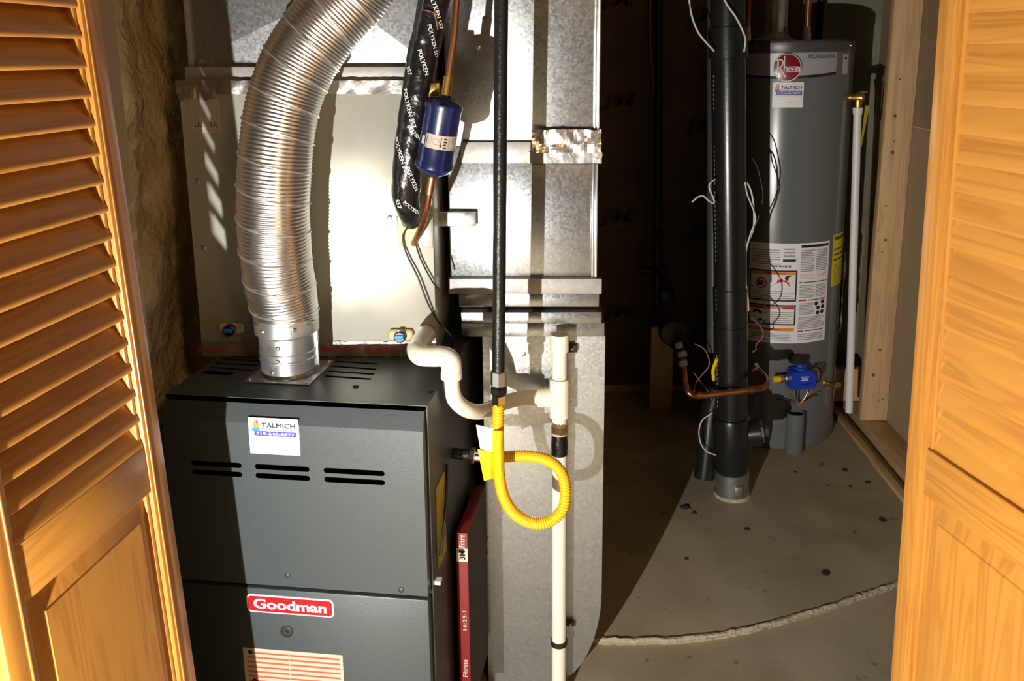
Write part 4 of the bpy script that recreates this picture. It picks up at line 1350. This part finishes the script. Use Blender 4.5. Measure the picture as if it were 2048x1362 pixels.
# round badge
uB, zB_ = hu(1574, 135)
rB = 0.049
n = HD(uB)
bm = NB(); lathe(bm, HS(uB, zB_, .0), n, [(rB, 0), (rB, .010), (rB - .003, .013)], 48)
rb = part('round_badge', bm, 'print_white', wh, label='round red badge with white lettering')
bm = NB(); lathe(bm, HS(uB, zB_, .012), n, [(rB - .004, 0), (rB - .004, .002), (rB - .008, .003)], 48)
part('badge_face', bm, 'badge_maroon', rb)
tv_ = Vector((-n.y, n.x, 0))
BS = lambda u, v: HS(uB, zB_, .0156) + tv_ * u + Vector((0, 0, v))
bm = NB()
def stroke(pts, w_):
    for (a, b) in zip(pts, pts[1:]):
        a, b = Vector(a), Vector(b)
        d = (b - a).normalized(); p = Vector((-d.y, d.x)) * w_ / 2
        a2, b2 = a - d * w_ * .3, b + d * w_ * .3
        bm.faces.new([bm.verts.new(BS(*q)) for q in (a2 + p, a2 - p, b2 - p, b2 + p)])
k_ = rB / 10
def S_(pts, w_=.0042): stroke([(x * k_, y * k_) for x, y in pts], w_)
S_([(-6.4, 5.5), (-6.6, -6.6)], .005)                                    # R stem
S_([(-7.6, 5.2), (-5.5, 5.7), (-3.6, 5.1), (-2.8, 3.4), (-3.4, 1.4), (-5.0, .2), (-6.4, .0)])
S_([(-5.2, .1), (-1.0, -6.6)], .0045)                                    # R leg
S_([(-2.0, 7.8), (-2.0, -3.2)], .003)                                    # tall h
S_([(-2.0, -.6), (-1.2, .7), (-.3, .4), (-.1, -.8), (-.1, -3.2)], .003)
for x0 in (1.0, 3.6):
    S_([(x0, -1.2), (x0 + 1.8, -1.2), (x0 + 1.7, .1), (x0 + .9, .7), (x0 + .1, .0), (x0, -1.6), (x0 + .3, -2.8), (x0 + 1.0, -3.2), (x0 + 1.8, -2.7)], .0026)
S_([(6.1, .6), (6.1, -3.2)], .0026); S_([(6.1, -.4), (6.8, .6), (7.4, .2), (7.5, -3.2)], .0026); S_([(7.5, -.4), (8.1, .5), (8.6, .1), (8.7, -3.0)], .0026)
part('lettering', bm, 'print_white', rb, smooth=0)
# contractor sticker, rating tag
u0, z0 = hu(1544, 215); u1, z1 = hu(1608, 166)
_, z0 = hu(1576, 215); _, z1 = hu(1576, 165)
contractor_sticker(wh, HS, u0, z0, u1 - u0, z1 - z0, nu=2)
u0, z0 = hu(1684, 148); u1, z1 = hu(1697, 108)
sh = Sheet(wh, HS, u0, z0, u1, z1, 'label_silver', 'rating_tag', 'small upright silver tag', nu=2)
sh.lines(u0 + .006, z0 + .01, u1 - .006, z1 - .025, 5, 'print_grey', .3)
sh.rect(u0 + .012, z1 - .018, u1 - .012, z1 - .010, 'print_black'); sh.done()
# big warning label
uL, _ = hu(1497, 580); uR, _ = hu(1654, 580)
_, vT = hu(1570, 487); _, vB = hu(1570, 687)
WL, HL = uR - uL, vT - vB
sh = Sheet(wh, HS, uL, vB, uR, vT, 'label_white', 'warning_label', 'large white instruction and warning label', nu=2)
U = lambda t: uL + t * WL
Vv = lambda t: vB + t * HL
def hl(u0, v0, u1, v1, n, mat='print_grey', fill=.42): sh.lines(U(u0), Vv(v0), U(u1), Vv(v1), n, mat, fill)
hl(.03, .79, .36, .95, 7); hl(.40, .87, .53, .97, 3)
sh.ring(U(.45), Vv(.895), .010, .0015, 'print_grey')
sh.rect(U(.39), Vv(.82), U(.54), Vv(.845), 'print_black')
for k in range(14): sh.rect(U(.27 + k * .016), Vv(.765), U(.279 + k * .016), Vv(.785), 'print_black', 'printed_barcode')
for (b0_, b1_, hd, word) in ((.425, .735, 'print_orange', 'WARNING'), (.185, .39, 'print_red', 'DANGER')):
    sh.frame(U(.01), Vv(b0_), U(.565), Vv(b1_), .0055, 'print_black')
    sh.rect(U(.03), Vv(b1_ - .045), U(.545), Vv(b1_ - .016), hd)
    sh.text(word, U(.31), Vv(b1_ - .040), HL * .018, 'print_black' if hd == 'print_orange' else 'print_white', WL * .22, bold=.02)
    sh.poly([(U(.155), Vv(b1_ - .04)), (U(.185), Vv(b1_ - .04)), (U(.17), Vv(b1_ - .02))], 'print_black')
sh.ring(U(.15), Vv(.60), HL * .055, .0045, 'print_red', o=.0013)
sh.rect(U(.105), Vv(.575), U(.18), Vv(.625), 'print_black')
sh.poly([(U(.11), Vv(.645)), (U(.125), Vv(.65)), (U(.195), Vv(.562)), (U(.18), Vv(.555))], 'print_red', o=.0014)
sh.poly([(U(.27), Vv(.575)), (U(.49), Vv(.575)), (U(.47), Vv(.60)), (U(.485), Vv(.615)), (U(.45), Vv(.62)), (U(.44), Vv(.645)), (U(.41), Vv(.63)), (U(.385), Vv(.66)), (U(.365), Vv(.635)), (U(.345), Vv(.655)), (U(.33), Vv(.61))], 'print_red', 'printed_flames')
sh.poly([(U(.43), Vv(.635)), (U(.46), Vv(.635)), (U(.47), Vv(.67)), (U(.50), Vv(.665)), (U(.48), Vv(.685)), (U(.44), Vv(.68)), (U(.42), Vv(.66))], 'print_black', 'printed_figure')
hl(.04, .45, .54, .545, 4, 'print_grey', .35)
sh.poly([(U(.06), Vv(.295)), (U(.17), Vv(.285)), (U(.18), Vv(.315)), (U(.13), Vv(.33)), (U(.07), Vv(.32))], 'print_black', 'printed_figure')
sh.poly([(U(.12), Vv(.22)), (U(.22), Vv(.205)), (U(.21), Vv(.225)), (U(.15), Vv(.25))], 'print_black', 'printed_figure')
hl(.28, .21, .53, .33, 6)
sh.rect(U(.02), Vv(.125), U(.555), Vv(.155), 'print_orange'); sh.text('WARNING', U(.29), Vv(.131), HL * .017, 'print_black', WL * .2, bold=.02)
hl(.03, .03, .24, .11, 3); hl(.27, .03, .52, .11, 5)
sh.rect(U(.60), Vv(.955), U(.98), Vv(.98), 'print_black')
hl(.60, .72, .78, .94, 13, fill=.55); hl(.80, .72, .97, .94, 13, fill=.55)
hl(.60, .645, .78, .70, 4, 'print_pink'); hl(.82, .66, .97, .70, 2, 'print_pink')
for v, x0, x1, y0, y1 in ((.605, .595, .63, .95, .98), (.425, .595, .69, .885, .975), (.115, .60, .675, .89, .955)):
    sh.rect(U(x0), Vv(v), U(x1), Vv(v + .014), 'print_red'); sh.rect(U(y0), Vv(v), U(y1), Vv(v + .014), 'print_red')
    sh.rect(U(x1 + .02), Vv(v + .003), U(y0 - .02), Vv(v + .011), 'print_black', 'printed_text')
hl(.60, .46, .79, .59, 9, fill=.5); hl(.81, .46, .97, .59, 9, fill=.5)
hl(.60, .29, .80, .41, 8, fill=.5); hl(.60, .145, .97, .27, 8, fill=.5); hl(.60, .03, .95, .10, 4, fill=.5)
for x, y in ((.83, .39), (.925, .40), (.86, .345), (.93, .35), (.86, .295), (.925, .30)): sh.disc(U(x), Vv(y), .008, 'print_black')
sh.done()
# yellow guide label
uY0, _ = hu(1664, 520); uY1, _ = hu(1693, 520)
_, yb = hu(1675, 568); _, yt = hu(1675, 468)
sh = Sheet(wh, HS, uY0, yb, uY1, yt, 'label_yellow', 'energy_label', 'yellow energy label', nu=2)
sh.text('ENERGYGUIDE', (uY0 + uY1) / 2, yt - .022, .014, 'print_black', (uY1 - uY0) * .86, bold=.03)
sh.lines(uY0 + .01, yt - .10, uY1 - .01, yt - .04, 3, 'print_black', .25)
sh.text('630', uY1 - .04, yt - .085, .014, 'print_black', .03, bold=.02)
sh.lines(uY0 + .01, yb + .01, uY1 - .01, yt - .11, 8, 'print_black', .14)
sh.done()
# blue gas control
uG, zG_ = hu(1593, 745)
gN = HD(uG); gT = Vector((-gN.y, gN.x, 0))
def GB(u, v, o): return HS(uG, zG_, 0) + gT * u + Vector((0, 0, v)) + gN * o
GM = Matrix(((gT.x, 0, -gN.x, 0), (gT.y, 0, -gN.y, 0), (0, 1, 0, 0), (0, 0, 0, 1)))
bm = NB()
outl = [(-.050, -.040), (.046, -.040), (.050, -.030), (.050, .012), (.030, .032), (-.034, .032), (-.048, .026)]
a_ = [bm.verts.new(GB(u, v, .072)) for u, v in outl]; b_ = [bm.verts.new(GB(u, v, .014)) for u, v in outl]
bm.faces.new(a_); bm.faces.new(b_[::-1])
for i in range(len(outl)): bm.faces.new((a_[i], b_[i], b_[(i + 1) % len(outl)], a_[(i + 1) % len(outl)]))
bmesh.ops.recalc_face_normals(bm, faces=bm.faces[:])
bmesh.ops.bevel(bm, geom=bm.edges[:], offset=.004, segments=2, affect='EDGES')
gcx = part('gas_control', bm, 'valve_blue', wh, label='blue gas control valve')
bm = NB(); lathe(bm, GB(-.004, .030, .042), (0, 0, 1), [(.026, 0), (.026, .010), (.021, .012), (.020, .032), (.015, .036)], 20); part('dial', bm, 'valve_blue', gcx)
bm = NB(); lathe(bm, GB(0, 0, 0), gN, [(.028, -.002), (.026, .016)], 20); part('spud', bm, 'zinc', gcx)
bm = NB()
a_ = [bm.verts.new(GB(u, v, .0765)) for u, v in capsule((-.022, -.026), (.034, -.026), .008)]; b_ = [bm.verts.new(GB(u, v, .070)) for u, v in capsule((-.022, -.026), (.034, -.026), .008)]
bm.faces.new(a_)
for i in range(len(a_)): bm.faces.new((a_[i], b_[i], b_[(i + 1) % len(a_)], a_[(i + 1) % len(a_)]))
part('rocker', bm, 'valve_blue', gcx)
bm = NB()
for k, wv_ in enumerate((.030, .024, .028)):
    v0 = .008 - k * .006
    bm.faces.new([bm.verts.new(GB(u, v, .0725)) for u, v in ((-.012, v0), (-.012 + wv_, v0), (-.012 + wv_, v0 + .003), (-.012, v0 + .003))])
part('printed_text', bm, 'print_white', gcx, smooth=0)
bm = NB(); lathe(bm, GB(-.010, .055, .03), (0, 0, 1), [(.034, 0), (.036, .012), (.030, .02)], 24)
part('bracket', bm, 'rubber_black', wh)
# gas inlet fittings to the left of the valve
bm = NB(); lathe(bm, GB(-.048, -.004, .042), -gT, [(.017, 0), (.017, .010), (.012, .011), (.015, .020), (.015, .032), (.011, .034)], 8)
part('inlet_union', bm, 'zinc', wh, smooth=20)
bm = NB(); lathe(bm, GB(-.080, -.004, .042), -gT, [(.012, 0), (.012, .026), (.010, .028)], 16)
part('inlet_hose_end', bm, 'gas_yellow', wh)
# thin tubes down to the burner well
uW, zW = hu(1592, 830)
for k, (du, mt, rr) in enumerate(((-.014, 'chrome', .0026), (-.004, 'chrome', .0045), (.006, 'chrome', .0022))):
    bm = NB(); tube(bm, [GB(-.02 + du * 1.6, -.038, .036), GB(-.015 + du, -.08, .036), GB(-.006 + du * .8, -.125, .034)], rr, 8)
    part('burner_tube', bm, mt, wh)
bm = NB(); tube(bm, [GB(.030, -.036, .045), GB(.028, -.062, .045), GB(.012, -.095, .044), GB(-.004, -.118, .036)], .0028, 8)
part('burner_tube', bm, 'copper', wh)
bm = NB(); tube(bm, [GB(.040, .03, .045), GB(.062, .025, .045), GB(.064, -.01, .048), GB(.045, -.045, .048), (GB(.030, -.075, .045))], .003, 8)
part('igniter_lead', bm, 'wire_brown', wh)
bm = NB(); tube(bm, [GB(.034, .034, .05), GB(.068, .032, .05), GB(.072, -.004, .045)], .0035, 8)
part('igniter_lead', bm, 'wire_black', wh)
bm = NB(); tube(bm, [GB(-.08, -.092, .02), GB(-.03, -.104, .022), GB(.01, -.108, .03)], .0022, 8)
part('thermocouple', bm, 'wire_black', wh)
bm = NB(); tube(bm, [GB(.02, -.104, .03), GB(.05, -.09, .028), GB(.072, -.082, .028), (GB(.074, -.088, .028))], .0022, 8)
part('thermocouple', bm, 'wire_black', wh)
# burner well: grey half-round housing
_, zw1 = hu(1592, 822); _, zw0 = hu(1592, 902)
bm = NB(); lathe(bm, GB(-.004, zw0 - zG_ + .004, .018), (0, 0, 1), [(.033, 0), (.034, .004), (.034, zw1 - zw0), (.030, zw1 - zw0), (.030, zw1 - zw0 - .03), (.004, zw1 - zw0 - .03)], 28)
part('burner_well', bm, 'tank_grey', wh)
bm = NB(); lathe(bm, GB(-.004, zw0 - zG_ + .004 + zw1 - zw0 - .028, .018), (0, 0, 1), [(.0298, 0), (.001, .0004)], 28)
part('well_shade', bm, 'shade_black', wh)  # black disc paints the shade inside the well
# drain cock
uD, zD_ = hu(1652, 765); dN = HD(uD); dT = Vector((-dN.y, dN.x, 0))
bm = NB(); lathe(bm, HS(uD, zD_, -.002), dN, [(.020, 0), (.018, .006), (.010, .008), (.010, .030), (.014, .032), (.014, .046), (.009, .05)], 18)
dc = part('drain_cock', bm, 'brass', wh)
bm = NB(); cyl(bm, HS(uD, zD_, .036), HS(uD, zD_, .036) + dT * .034 + Vector((0, 0, -.008)), .008, .010, 14)
part('spout', bm, 'brass', dc)
# temperature relief valve with its discharge pipe
uT, zT = hu(1697, 195)
tN = HD(uT + .02); 
rv0 = HS(uT + .02, zT, 0)
bm = NB(); lathe(bm, rv0 - tN * .004, tN, [(.015, 0), (.015, .012), (.012, .013), (.016, .016), (.018, .034), (.016, .050), (.010, .054)], 16)
tN2 = rv0 + tN * .030
cyl(bm, tN2, tN2 + Vector((0, 0, -.038)), .015, .0135, 16)
rv = part('relief_valve', bm, 'brass', wh, label='brass relief valve')
bm = NB(); box(bm, tN2.x - .004, tN2.x + .028, tN2.y - .01, tN2.y + .01, tN2.z + .017, tN2.z + .021, .001)
part('lever', bm, 'chrome', rv)
zpe = hu(1690, 822)[1]
pb = HMI @ at(1698, 824, (HM @ tN2).y)
bm = NB(); cyl(bm, tN2 + Vector((0, 0, -.036)), tN2 + Vector((0, 0, -.062)), .019, .017, 20, .001)
cyl(bm, tN2 + Vector((0, 0, -.060)), Vector((pb.x, tN2.y, pb.z)), .0145, None, 20)
part('discharge_pipe', bm, 'cpvc_white', wh, label='white plastic discharge pipe')
bm = NB()
pbb = tN2 + Vector((.026, .0, -.03))
vs_ = [bm.verts.new(p) for p in (pbb, pbb + Vector((.016, 0, 0)), pbb + Vector((-.004, 0, -.15)), pbb + Vector((-.008, 0, -.15)))]
bm.faces.new(vs_)
ext = bmesh.ops.extrude_face_region(bm, geom=bm.faces[:])
for v in ext['geom']:
    if isinstance(v, bmesh.types.BMVert): v.co.y += .001
part('valve_tag', bm, 'yellow_board', rv)
# plastic document sleeve on the side
bm = NB()
gr = []
uS = hu(1690, 660)[0]
for j in range(17):
    row = []
    for i in range(7):
        u = uS + .01 + i * .018; z = .40 + j * .02
        row.append(bm.verts.new(HS(u, z + .01 * math.sin(i), .004 + .010 * (0.5 + noise.noise(Vector((i * .8, j * .5, 2)))) + (.012 * (j / 16) if i > 2 else 0))))
    gr.append(row)
for j in range(16):
    for i in range(6): bm.faces.new((gr[j][i], gr[j][i + 1], gr[j + 1][i + 1], gr[j + 1][i]))
part('document_sleeve', bm, 'plastic_film', wh, label='crinkled clear plastic sleeve')
# top: draft hood, flue and water pipes
vx = HMI @ at(1548, 40, HC.y)
bm = NB(); lathe(bm, (vx.x, 0, ztop - .001), (0, 0, 1), [(.085, 0), (.085, .006), (.060, .014), (.052, .03), (.052, .034)], 40)
part('draft_hood', bm, 'galvanised_dull', wh)
bm = NB(); cyl(bm, (vx.x, 0, ztop + .03), (vx.x, 0, TOP - .02), .050, None, 40)
part('vent_pipe', bm, 'galvanised_smooth', wh)
for px in (1496, 1616):
    p = HMI @ at(px, 30, HC.y - .05)
    bm = NB(); cyl(bm, (p.x, -.05, ztop - .002), (p.x, -.05, TOP - .02), .0112, None, 18)
    wp = part('water_pipe', bm, 'copper', wh)
    bm = NB(); lathe(bm, (p.x, -.05, ztop), (0, 0, 1), [(.016, 0), (.016, .025), (.013, .027), (.013, .05)], 8)
    part('nipple', bm, 'zinc', wp)

# ================================================================== drain stack
SB = floor_at(1464, 988, SLZ)
SY = SB.y
st_top = Vector((SB.x - .125, SY, TOP - .01))
sd = (st_top - SB).normalized()
def sat(y):      # distance along the stack for a photo row
    a = at(1470, y, SY).z
    return (a - SB.z) / sd.z
stk = thing('drain_stack', 'thick black plastic drain stack standing in front of the water heater', 'pipe', SB)
SR = 0.0535
bm = NB(); lathe(bm, SB, sd, [(SR, sat(945)), (SR, (st_top - SB).length)], 48)
part('pipe', bm, 'abs_black', stk)
bm = NB(); lathe(bm, SB, sd, [(SR, sat(118)), (SR + .007, sat(116)), (SR + .007, sat(55)), (SR, sat(53))], 48, caps=False)
part('coupling', bm, 'abs_black', stk)
bm = NB(); lathe(bm, SB, sd, [(SR, sat(645)), (SR + .003, sat(644)), (SR + .003, sat(575)), (SR, sat(574))], 48, caps=False)
part('coupling', bm, 'abs_black', stk)
bm = NB(); lathe(bm, SB, sd, [(SR, sat(770)), (SR + .003, sat(769)), (SR + .003, sat(650)), (SR, sat(649))], 48, caps=False)
part('sleeve', bm, 'abs_black', stk)
bm = NB(); lathe(bm, SB, sd, [(SR, sat(948)), (SR + .003, sat(930)), (SR + .012, sat(905)), (SR + .012, sat(840)), (SR + .008, sat(832)), (SR, sat(831))], 48, caps=False)
cw = part('cleanout_tee', bm, 'abs_black', stk)
cc = SB + sd * sat(868)
bm = NB(); cyl(bm, cc + Vector((.03, 0, 0)), cc + Vector((.096, -.01, .012)), .043, .046, 28, .002)
part('cleanout_hub', bm, 'abs_black', cw)
bm = NB(); lathe(bm, cc + Vector((.094, -.01, .012)), (1, -.15, .18), [(.040, 0), (.040, .012), (.022, .014), (.020, .028), (.014, .03)], 8)
part('cleanout_plug', bm, 'abs_grey', cw, smooth=20)
bm = NB(); lathe(bm, SB, sd, [(SR - .002, sat(987)), (SR + .004, sat(986)), (SR + .004, sat(940)), (SR - .002, sat(939))], 48)
cl = part('band_clamp', bm, 'steel_band', stk, label='stainless band clamp')
for dz_ in (.012, sat(945) - sat(986) - .012):
    bm = NB(); lathe(bm, SB + sd * (sat(986) + dz_), sd, [(SR + .0035, -.005), (SR + .0060, -.004), (SR + .0060, .004), (SR + .0035, .005)], 48, caps=False)
    part('band', bm, 'steel_band', cl)
p = SB + sd * (sat(965))
bm = NB(); box(bm, p.x - .004, p.x + .022, p.y - SR - .016, p.y - SR - .003, p.z - .018, p.z + .018, .002)
part('worm_screw', bm, 'zinc', cl)
bm = NB(); lathe(bm, SB, (0, 0, 1), [(SR + .012, -.004), (SR + .008, .004), (SR + .002, .012), (SR - .002, sat(985))], 40)
part('hub_base', bm, 'clay_base', stk, label='pale broken hub at the floor')
# sloping branch on the left, behind
b1 = at(1424, 815, SY + .06); b2 = at(1408, 955, SY + .02)
bm = NB(); tube(bm, [b1 + Vector((.03, 0, .10)), b1, (b1 + b2) / 2, b2], .036, 24, .01)
solo('floor_branch', bm, 'abs_black', 'grimy black branch pipe leaning beside the foot of the drain stack', 'pipe')
bm = NB(); a_ = at(1425, 760, SY + .10); cyl(bm, (a_.x, SY + .10, .5), (a_.x - .07, SY + .10, TOP - .02), .024, None, 24)
solo('vent_pipe', bm, 'abs_grey', 'slim grey pipe rising right behind the black drain stack', 'pipe')
# printed white line along the stack
for y0, y1 in ((150, 215), (290, 520), (575, 620), (705, 810)):
    bm = NB()
    yy = y0
    while yy < y1:
        s0, s1 = sat(yy + 5), sat(yy)
        a = R(205)
        for ss in (s0,):
            c_ = SB + sd * ss; c2 = SB + sd * s1
            rr = SR + .0036
            e_ = [Vector((math.cos(a + t), math.sin(a + t), 0)) * rr for t in (0, .05)]
            bm.faces.new([bm.verts.new(q) for q in (c_ + e_[0], c_ + e_[1], c2 + e_[1], c2 + e_[0])])
        yy += 9
    part('printed_text', bm, 'print_grey', stk, smooth=0)

# copper gas/water branch passing in front of the stack
QY = SY - .085
cpb = thing('copper_branch', 'copper pipe with soldered elbows crossing in front of the drain stack', 'pipe', at(1450, 790, QY))
q = [at(1367, 735, QY + .06), at(1370, 765, QY + .03), at(1378, 786, QY), at(1398, 791, QY), at(1450, 786, QY), at(1505, 779, QY), at(1528, 774, QY + .01), at(1533, 762, QY + .05), at(1524, 748, QY + .14), at(1513, 738, QY + .2)]
bm = NB(); tube(bm, q, .0112, 18, .006)
part('tube', bm, 'copper', cpb)
bm = NB(); lathe(bm, at(1393, 790.5, QY), at(1450, 786, QY) - at(1393, 790.5, QY), [(.0118, 0), (.0136, .002), (.0136, .016), (.0118, .018)], 20)
part('solder_joint', bm, 'copper', cpb)
bm = NB(); lathe(bm, at(1507, 779, QY), at(1450, 786, QY) - at(1507, 779, QY), [(.0118, 0), (.0136, .002), (.0136, .016), (.0118, .018)], 20)
part('solder_joint', bm, 'copper', cpb)
for k, (px, py, dd_, rr) in enumerate(((1366, 733, .06, .017), (1364, 715, .075, .019), (1358, 698, .09, .016))):
    o_ = at(px, py, QY + dd_)
    bm = NB(); lathe(bm, o_, (-.2, .3, 1), [(rr * .8, 0), (rr, .003), (rr, .020), (rr * .8, .024)], 8)
    part('fitting', bm, 'zinc', cpb, smooth=20)
bm = NB(); lathe(bm, at(1512, 740, QY + .19), (-.3, .5, .6), [(.014, 0), (.017, .003), (.017, .016), (.014, .02)], 6)
part('fitting', bm, 'zinc', cpb, smooth=20)
# dark round regulator on the back pipe
rp = at(1346, 667, 2.75)
rg = thing('gas_regulator', 'big round black regulator left of the drain stack above the copper pipe', 'regulator', rp + Vector((0, 0, -.05)))
bm = NB(); lathe(bm, rp + Vector((0, .06, 0)), (0, -1, 0), [(.020, 0), (.030, .012), (.046, .022), (.0465, .052), (.040, .060), (.010, .064)], 32)
part('body', bm, 'rubber_black', rg)
bm = NB(); cyl(bm, rp + Vector((.0, .02, -.04)), at(1356, 700, QY + .1), .013, None, 16)
part('neck', bm, 'iron_black', rg)
# dark pipes against the back wall
bp_ = thing('gas_riser', 'dark iron pipes and valve against the paper-faced back wall', 'pipe', at(1322, 620, 3.45))
bm = NB(); a_ = at(1322, 300, 3.45); cyl(bm, (a_.x, 3.45, at(1322, 610, 3.45).z), (a_.x - .04, 3.45, TOP - .02), .016, None, 18)
part('pipe', bm, 'iron_black', bp_)
bm = NB(); a2 = at(1320, 540, 3.45); cyl(bm, a2 + Vector((-.085, 0, 0)), a2 + Vector((.03, 0, 0)), .015, None, 16)
lathe(bm, a2 + Vector((-.03, 0, 0)), (1, 0, 0), [(.02, 0), (.026, .005), (.026, .05), (.02, .055)], 8)
part('tee', bm, 'iron_black', bp_)
bm = NB(); a3 = at(1332, 600, 3.45); box(bm, a3.x - .028, a3.x + .028, 3.42, 3.48, a3.z - .02, a3.z + .05, .006)
part('valve_body', bm, 'iron_black', bp_)
bm = NB(); a4 = at(1318, 470, 3.45); lathe(bm, a4 + Vector((0, 0, -.02)), (0, 0, 1), [(.018, 0), (.024, .004), (.024, .04), (.018, .044)], 8)
part('coupling', bm, 'iron_black', bp_)
bm = NB(); a_ = at(1301, 60, 3.5); cyl(bm, (a_.x, 3.5, at(1304, 98, 3.5).z), (a_.x - .02, 3.5, TOP - .02), .009, None, 14)
tube(bm, [Vector((a_.x, 3.5, at(1304, 98, 3.5).z + .002)), at(1304, 130, 3.5), at(1312, 260, 3.5), at(1322, 420, 3.5)], .007, 10, .02)
solo('copper_riser', bm, 'copper_dull', 'thin dull copper pipe on the dark back wall', 'pipe')
# upright board leaning at the back, faint
bm = NB(); a_ = at(1303, 650, 3.40); b_ = at(1345, 780, 3.40); box(bm, a_.x, b_.x, 3.40, 3.42, SLZ, at(1320, 655, 3.40).z, .003)
solo('scrap_board', bm, 'plate_lumber', 'brown scrap board standing on the floor against the back wall', 'board')

# ================================================================== loose wires around the stack and heater
def wire(pts, r, mat, label, group=None):
    bm = NB(); tube(bm, path(*pts), r, 8, .008)
    return solo('loose_wire', bm, mat, label, 'wire', group)
wy = SY - .075
wire([(1375, -40, wy), (1381, 20, wy), (1393, 58, wy), (1408, 80, wy), (1428, 102, SY - .062)], .0028, 'wire_white', 'white wire hanging left of the drain stack near its top')
wire([(1436, -30, wy), (1452, 6, wy), (1472, 35, wy), (1488, 68, wy), (1491, 82, wy + .02), (1488, 104, SY - .05)], .0028, 'wire_white', 'white wire curving across the right side of the drain stack near its top')
wire([(1384, 404, wy), (1396, 394, wy), (1407, 392, wy), (1418, 402, wy), (1428, 407, wy), (1427, 396, wy), (1419, 378, wy), (1420, 366, wy), (1430, 359, wy + .01)], .0028, 'wire_white', 'kinked white wire end sticking out left of the drain stack')
wire([(1490, 362, SY - .02), (1498, 372, SY - .03), (1505, 395, SY - .03), (1508, 430, SY - .03), (1506, 460, SY - .03), (1494, 492, SY - .02), (1490, 530, SY - .01), (1491, 560, SY - .02), (1496, 600, SY - .02), (1497, 622, SY - .02)], .0028, 'wire_white', 'long white wire running down the right side of the drain stack')
wire([(1490, 364, SY - .04), (1495, 390, SY - .04), (1507, 420, SY - .04), (1511, 440, SY - .04), (1502, 465, SY - .04), (1496, 484, SY - .04)], .0024, 'wire_white', 'short white wire twisted around the long one beside the stack')
wire([(1500, 312, SY + .06), (1512, 328, SY + .06), (1520, 355, SY + .06), (1526, 390, SY + .06), (1520, 425, SY + .06), (1510, 452, SY + .06), (1500, 470, SY + .05)], .0022, 'wire_black', 'black wire bowing over the bare grey upper tank')
wire([(1498, 565, SY + .06), (1515, 582, SY + .06), (1529, 605, SY + .06), (1530, 628, SY + .06), (1522, 645, SY + .06), (1510, 652, SY + .06)], .0022, 'wire_black', 'black wire loop in front of the warning label')
wire([(1495, 625, SY + .04), (1508, 640, SY + .06), (1522, 655, SY + .06), (1526, 672, SY + .06), (1512, 690, SY + .06), (1512, 700, SY + .05), (1500, 706, SY + .05)], .0022, 'wire_brown', 'brown wire loop beside the stack under the warning label')
wire([(1390, 688, SY + .02), (1406, 696, SY + .02), (1416, 712, SY + .02), (1418, 732, SY + .02), (1402, 752, SY + .02), (1390, 770, SY + .0), (1388, 785, SY + .0)], .0020, 'wire_brown', 'thin pale brown wire looping left of the stack over the copper pipe')
wire([(1387, 745, SY + .03), (1400, 762, SY + .03), (1414, 780, SY + .03), (1424, 800, SY + .02)], .0018, 'wire_brown', 'thin brown wire crossing behind the left end of the copper pipe')
wire([(1424, 826, SY - .02), (1405, 840, SY - .03), (1398, 862, SY - .03), (1402, 888, SY - .03), (1415, 904, SY - .03), (1432, 910, SY - .05)], .0022, 'wire_white', 'pale wire loop left of the cleanout at the foot of the stack')
bm = NB(); tube(bm, path((1428, 760, SY - .0), (1426, 742, SY - .01), (1430, 728, SY - .02), (1434, 718, SY - .03)), .006, 8)
solo('yellow_tie', bm, 'tag_yellow', 'bit of yellow tape on the left edge of the drain stack', 'tape')

# ================================================================== odds and ends on the floor
pm('debris', (0.03, 0.026, 0.02), 0.9)
p = floor_at(1651, 1147, SLZ)
bm = NB(); lathe(bm, p, (0, 0, 1), [(.012, 0), (.012, .003), (.009, .004)], 18)
solo('bottle_cap', bm, 'debris', 'small round black cap lying alone on the open concrete', 'cap')
deb = [(1495, 1058, .008, 'dark crumb on the concrete in front of the drain stack'), (1372, 1015, .016, 'dark clod on the concrete left of the drain stack foot'), (1388, 1025, .009, 'small dark crumb beside the clod left of the stack foot'), (1690, 941, .012, 'dark flake on the concrete below the water heater'),
       (1735, 965, .010, 'dark flake on the concrete between heater and right door'), (1701, 973, .007, 'small dark crumb right of the flake below the heater'), (1373, 1118, .007, 'dark crumb halfway between stack and slab edge'), (1765, 1040, .012, 'dark flake close to the right door'), (1590, 944, .006, 'tiny crumb just in front of the heater base')]
for k, (x, y, r_, lab) in enumerate(deb):
    p = floor_at(x, y, SLZ)
    bm = NB(); lathe(bm, p + Vector((0, 0, -.0003)), (0, 0, 1), [(r_, 0), (r_ * .9, r_ * .2), (r_ * .4, r_ * .38)], 9)
    for v in bm.verts:
        n_ = noise.noise(v.co * 130 + Vector((k, 0, 0)))
        v.co.x += (v.co.x - p.x) * n_ * .8; v.co.y += (v.co.y - p.y) * noise.noise(v.co * 90) * .8
    solo('debris_crumb', bm, 'debris', lab, 'debris', 'crumbs on the concrete floor')
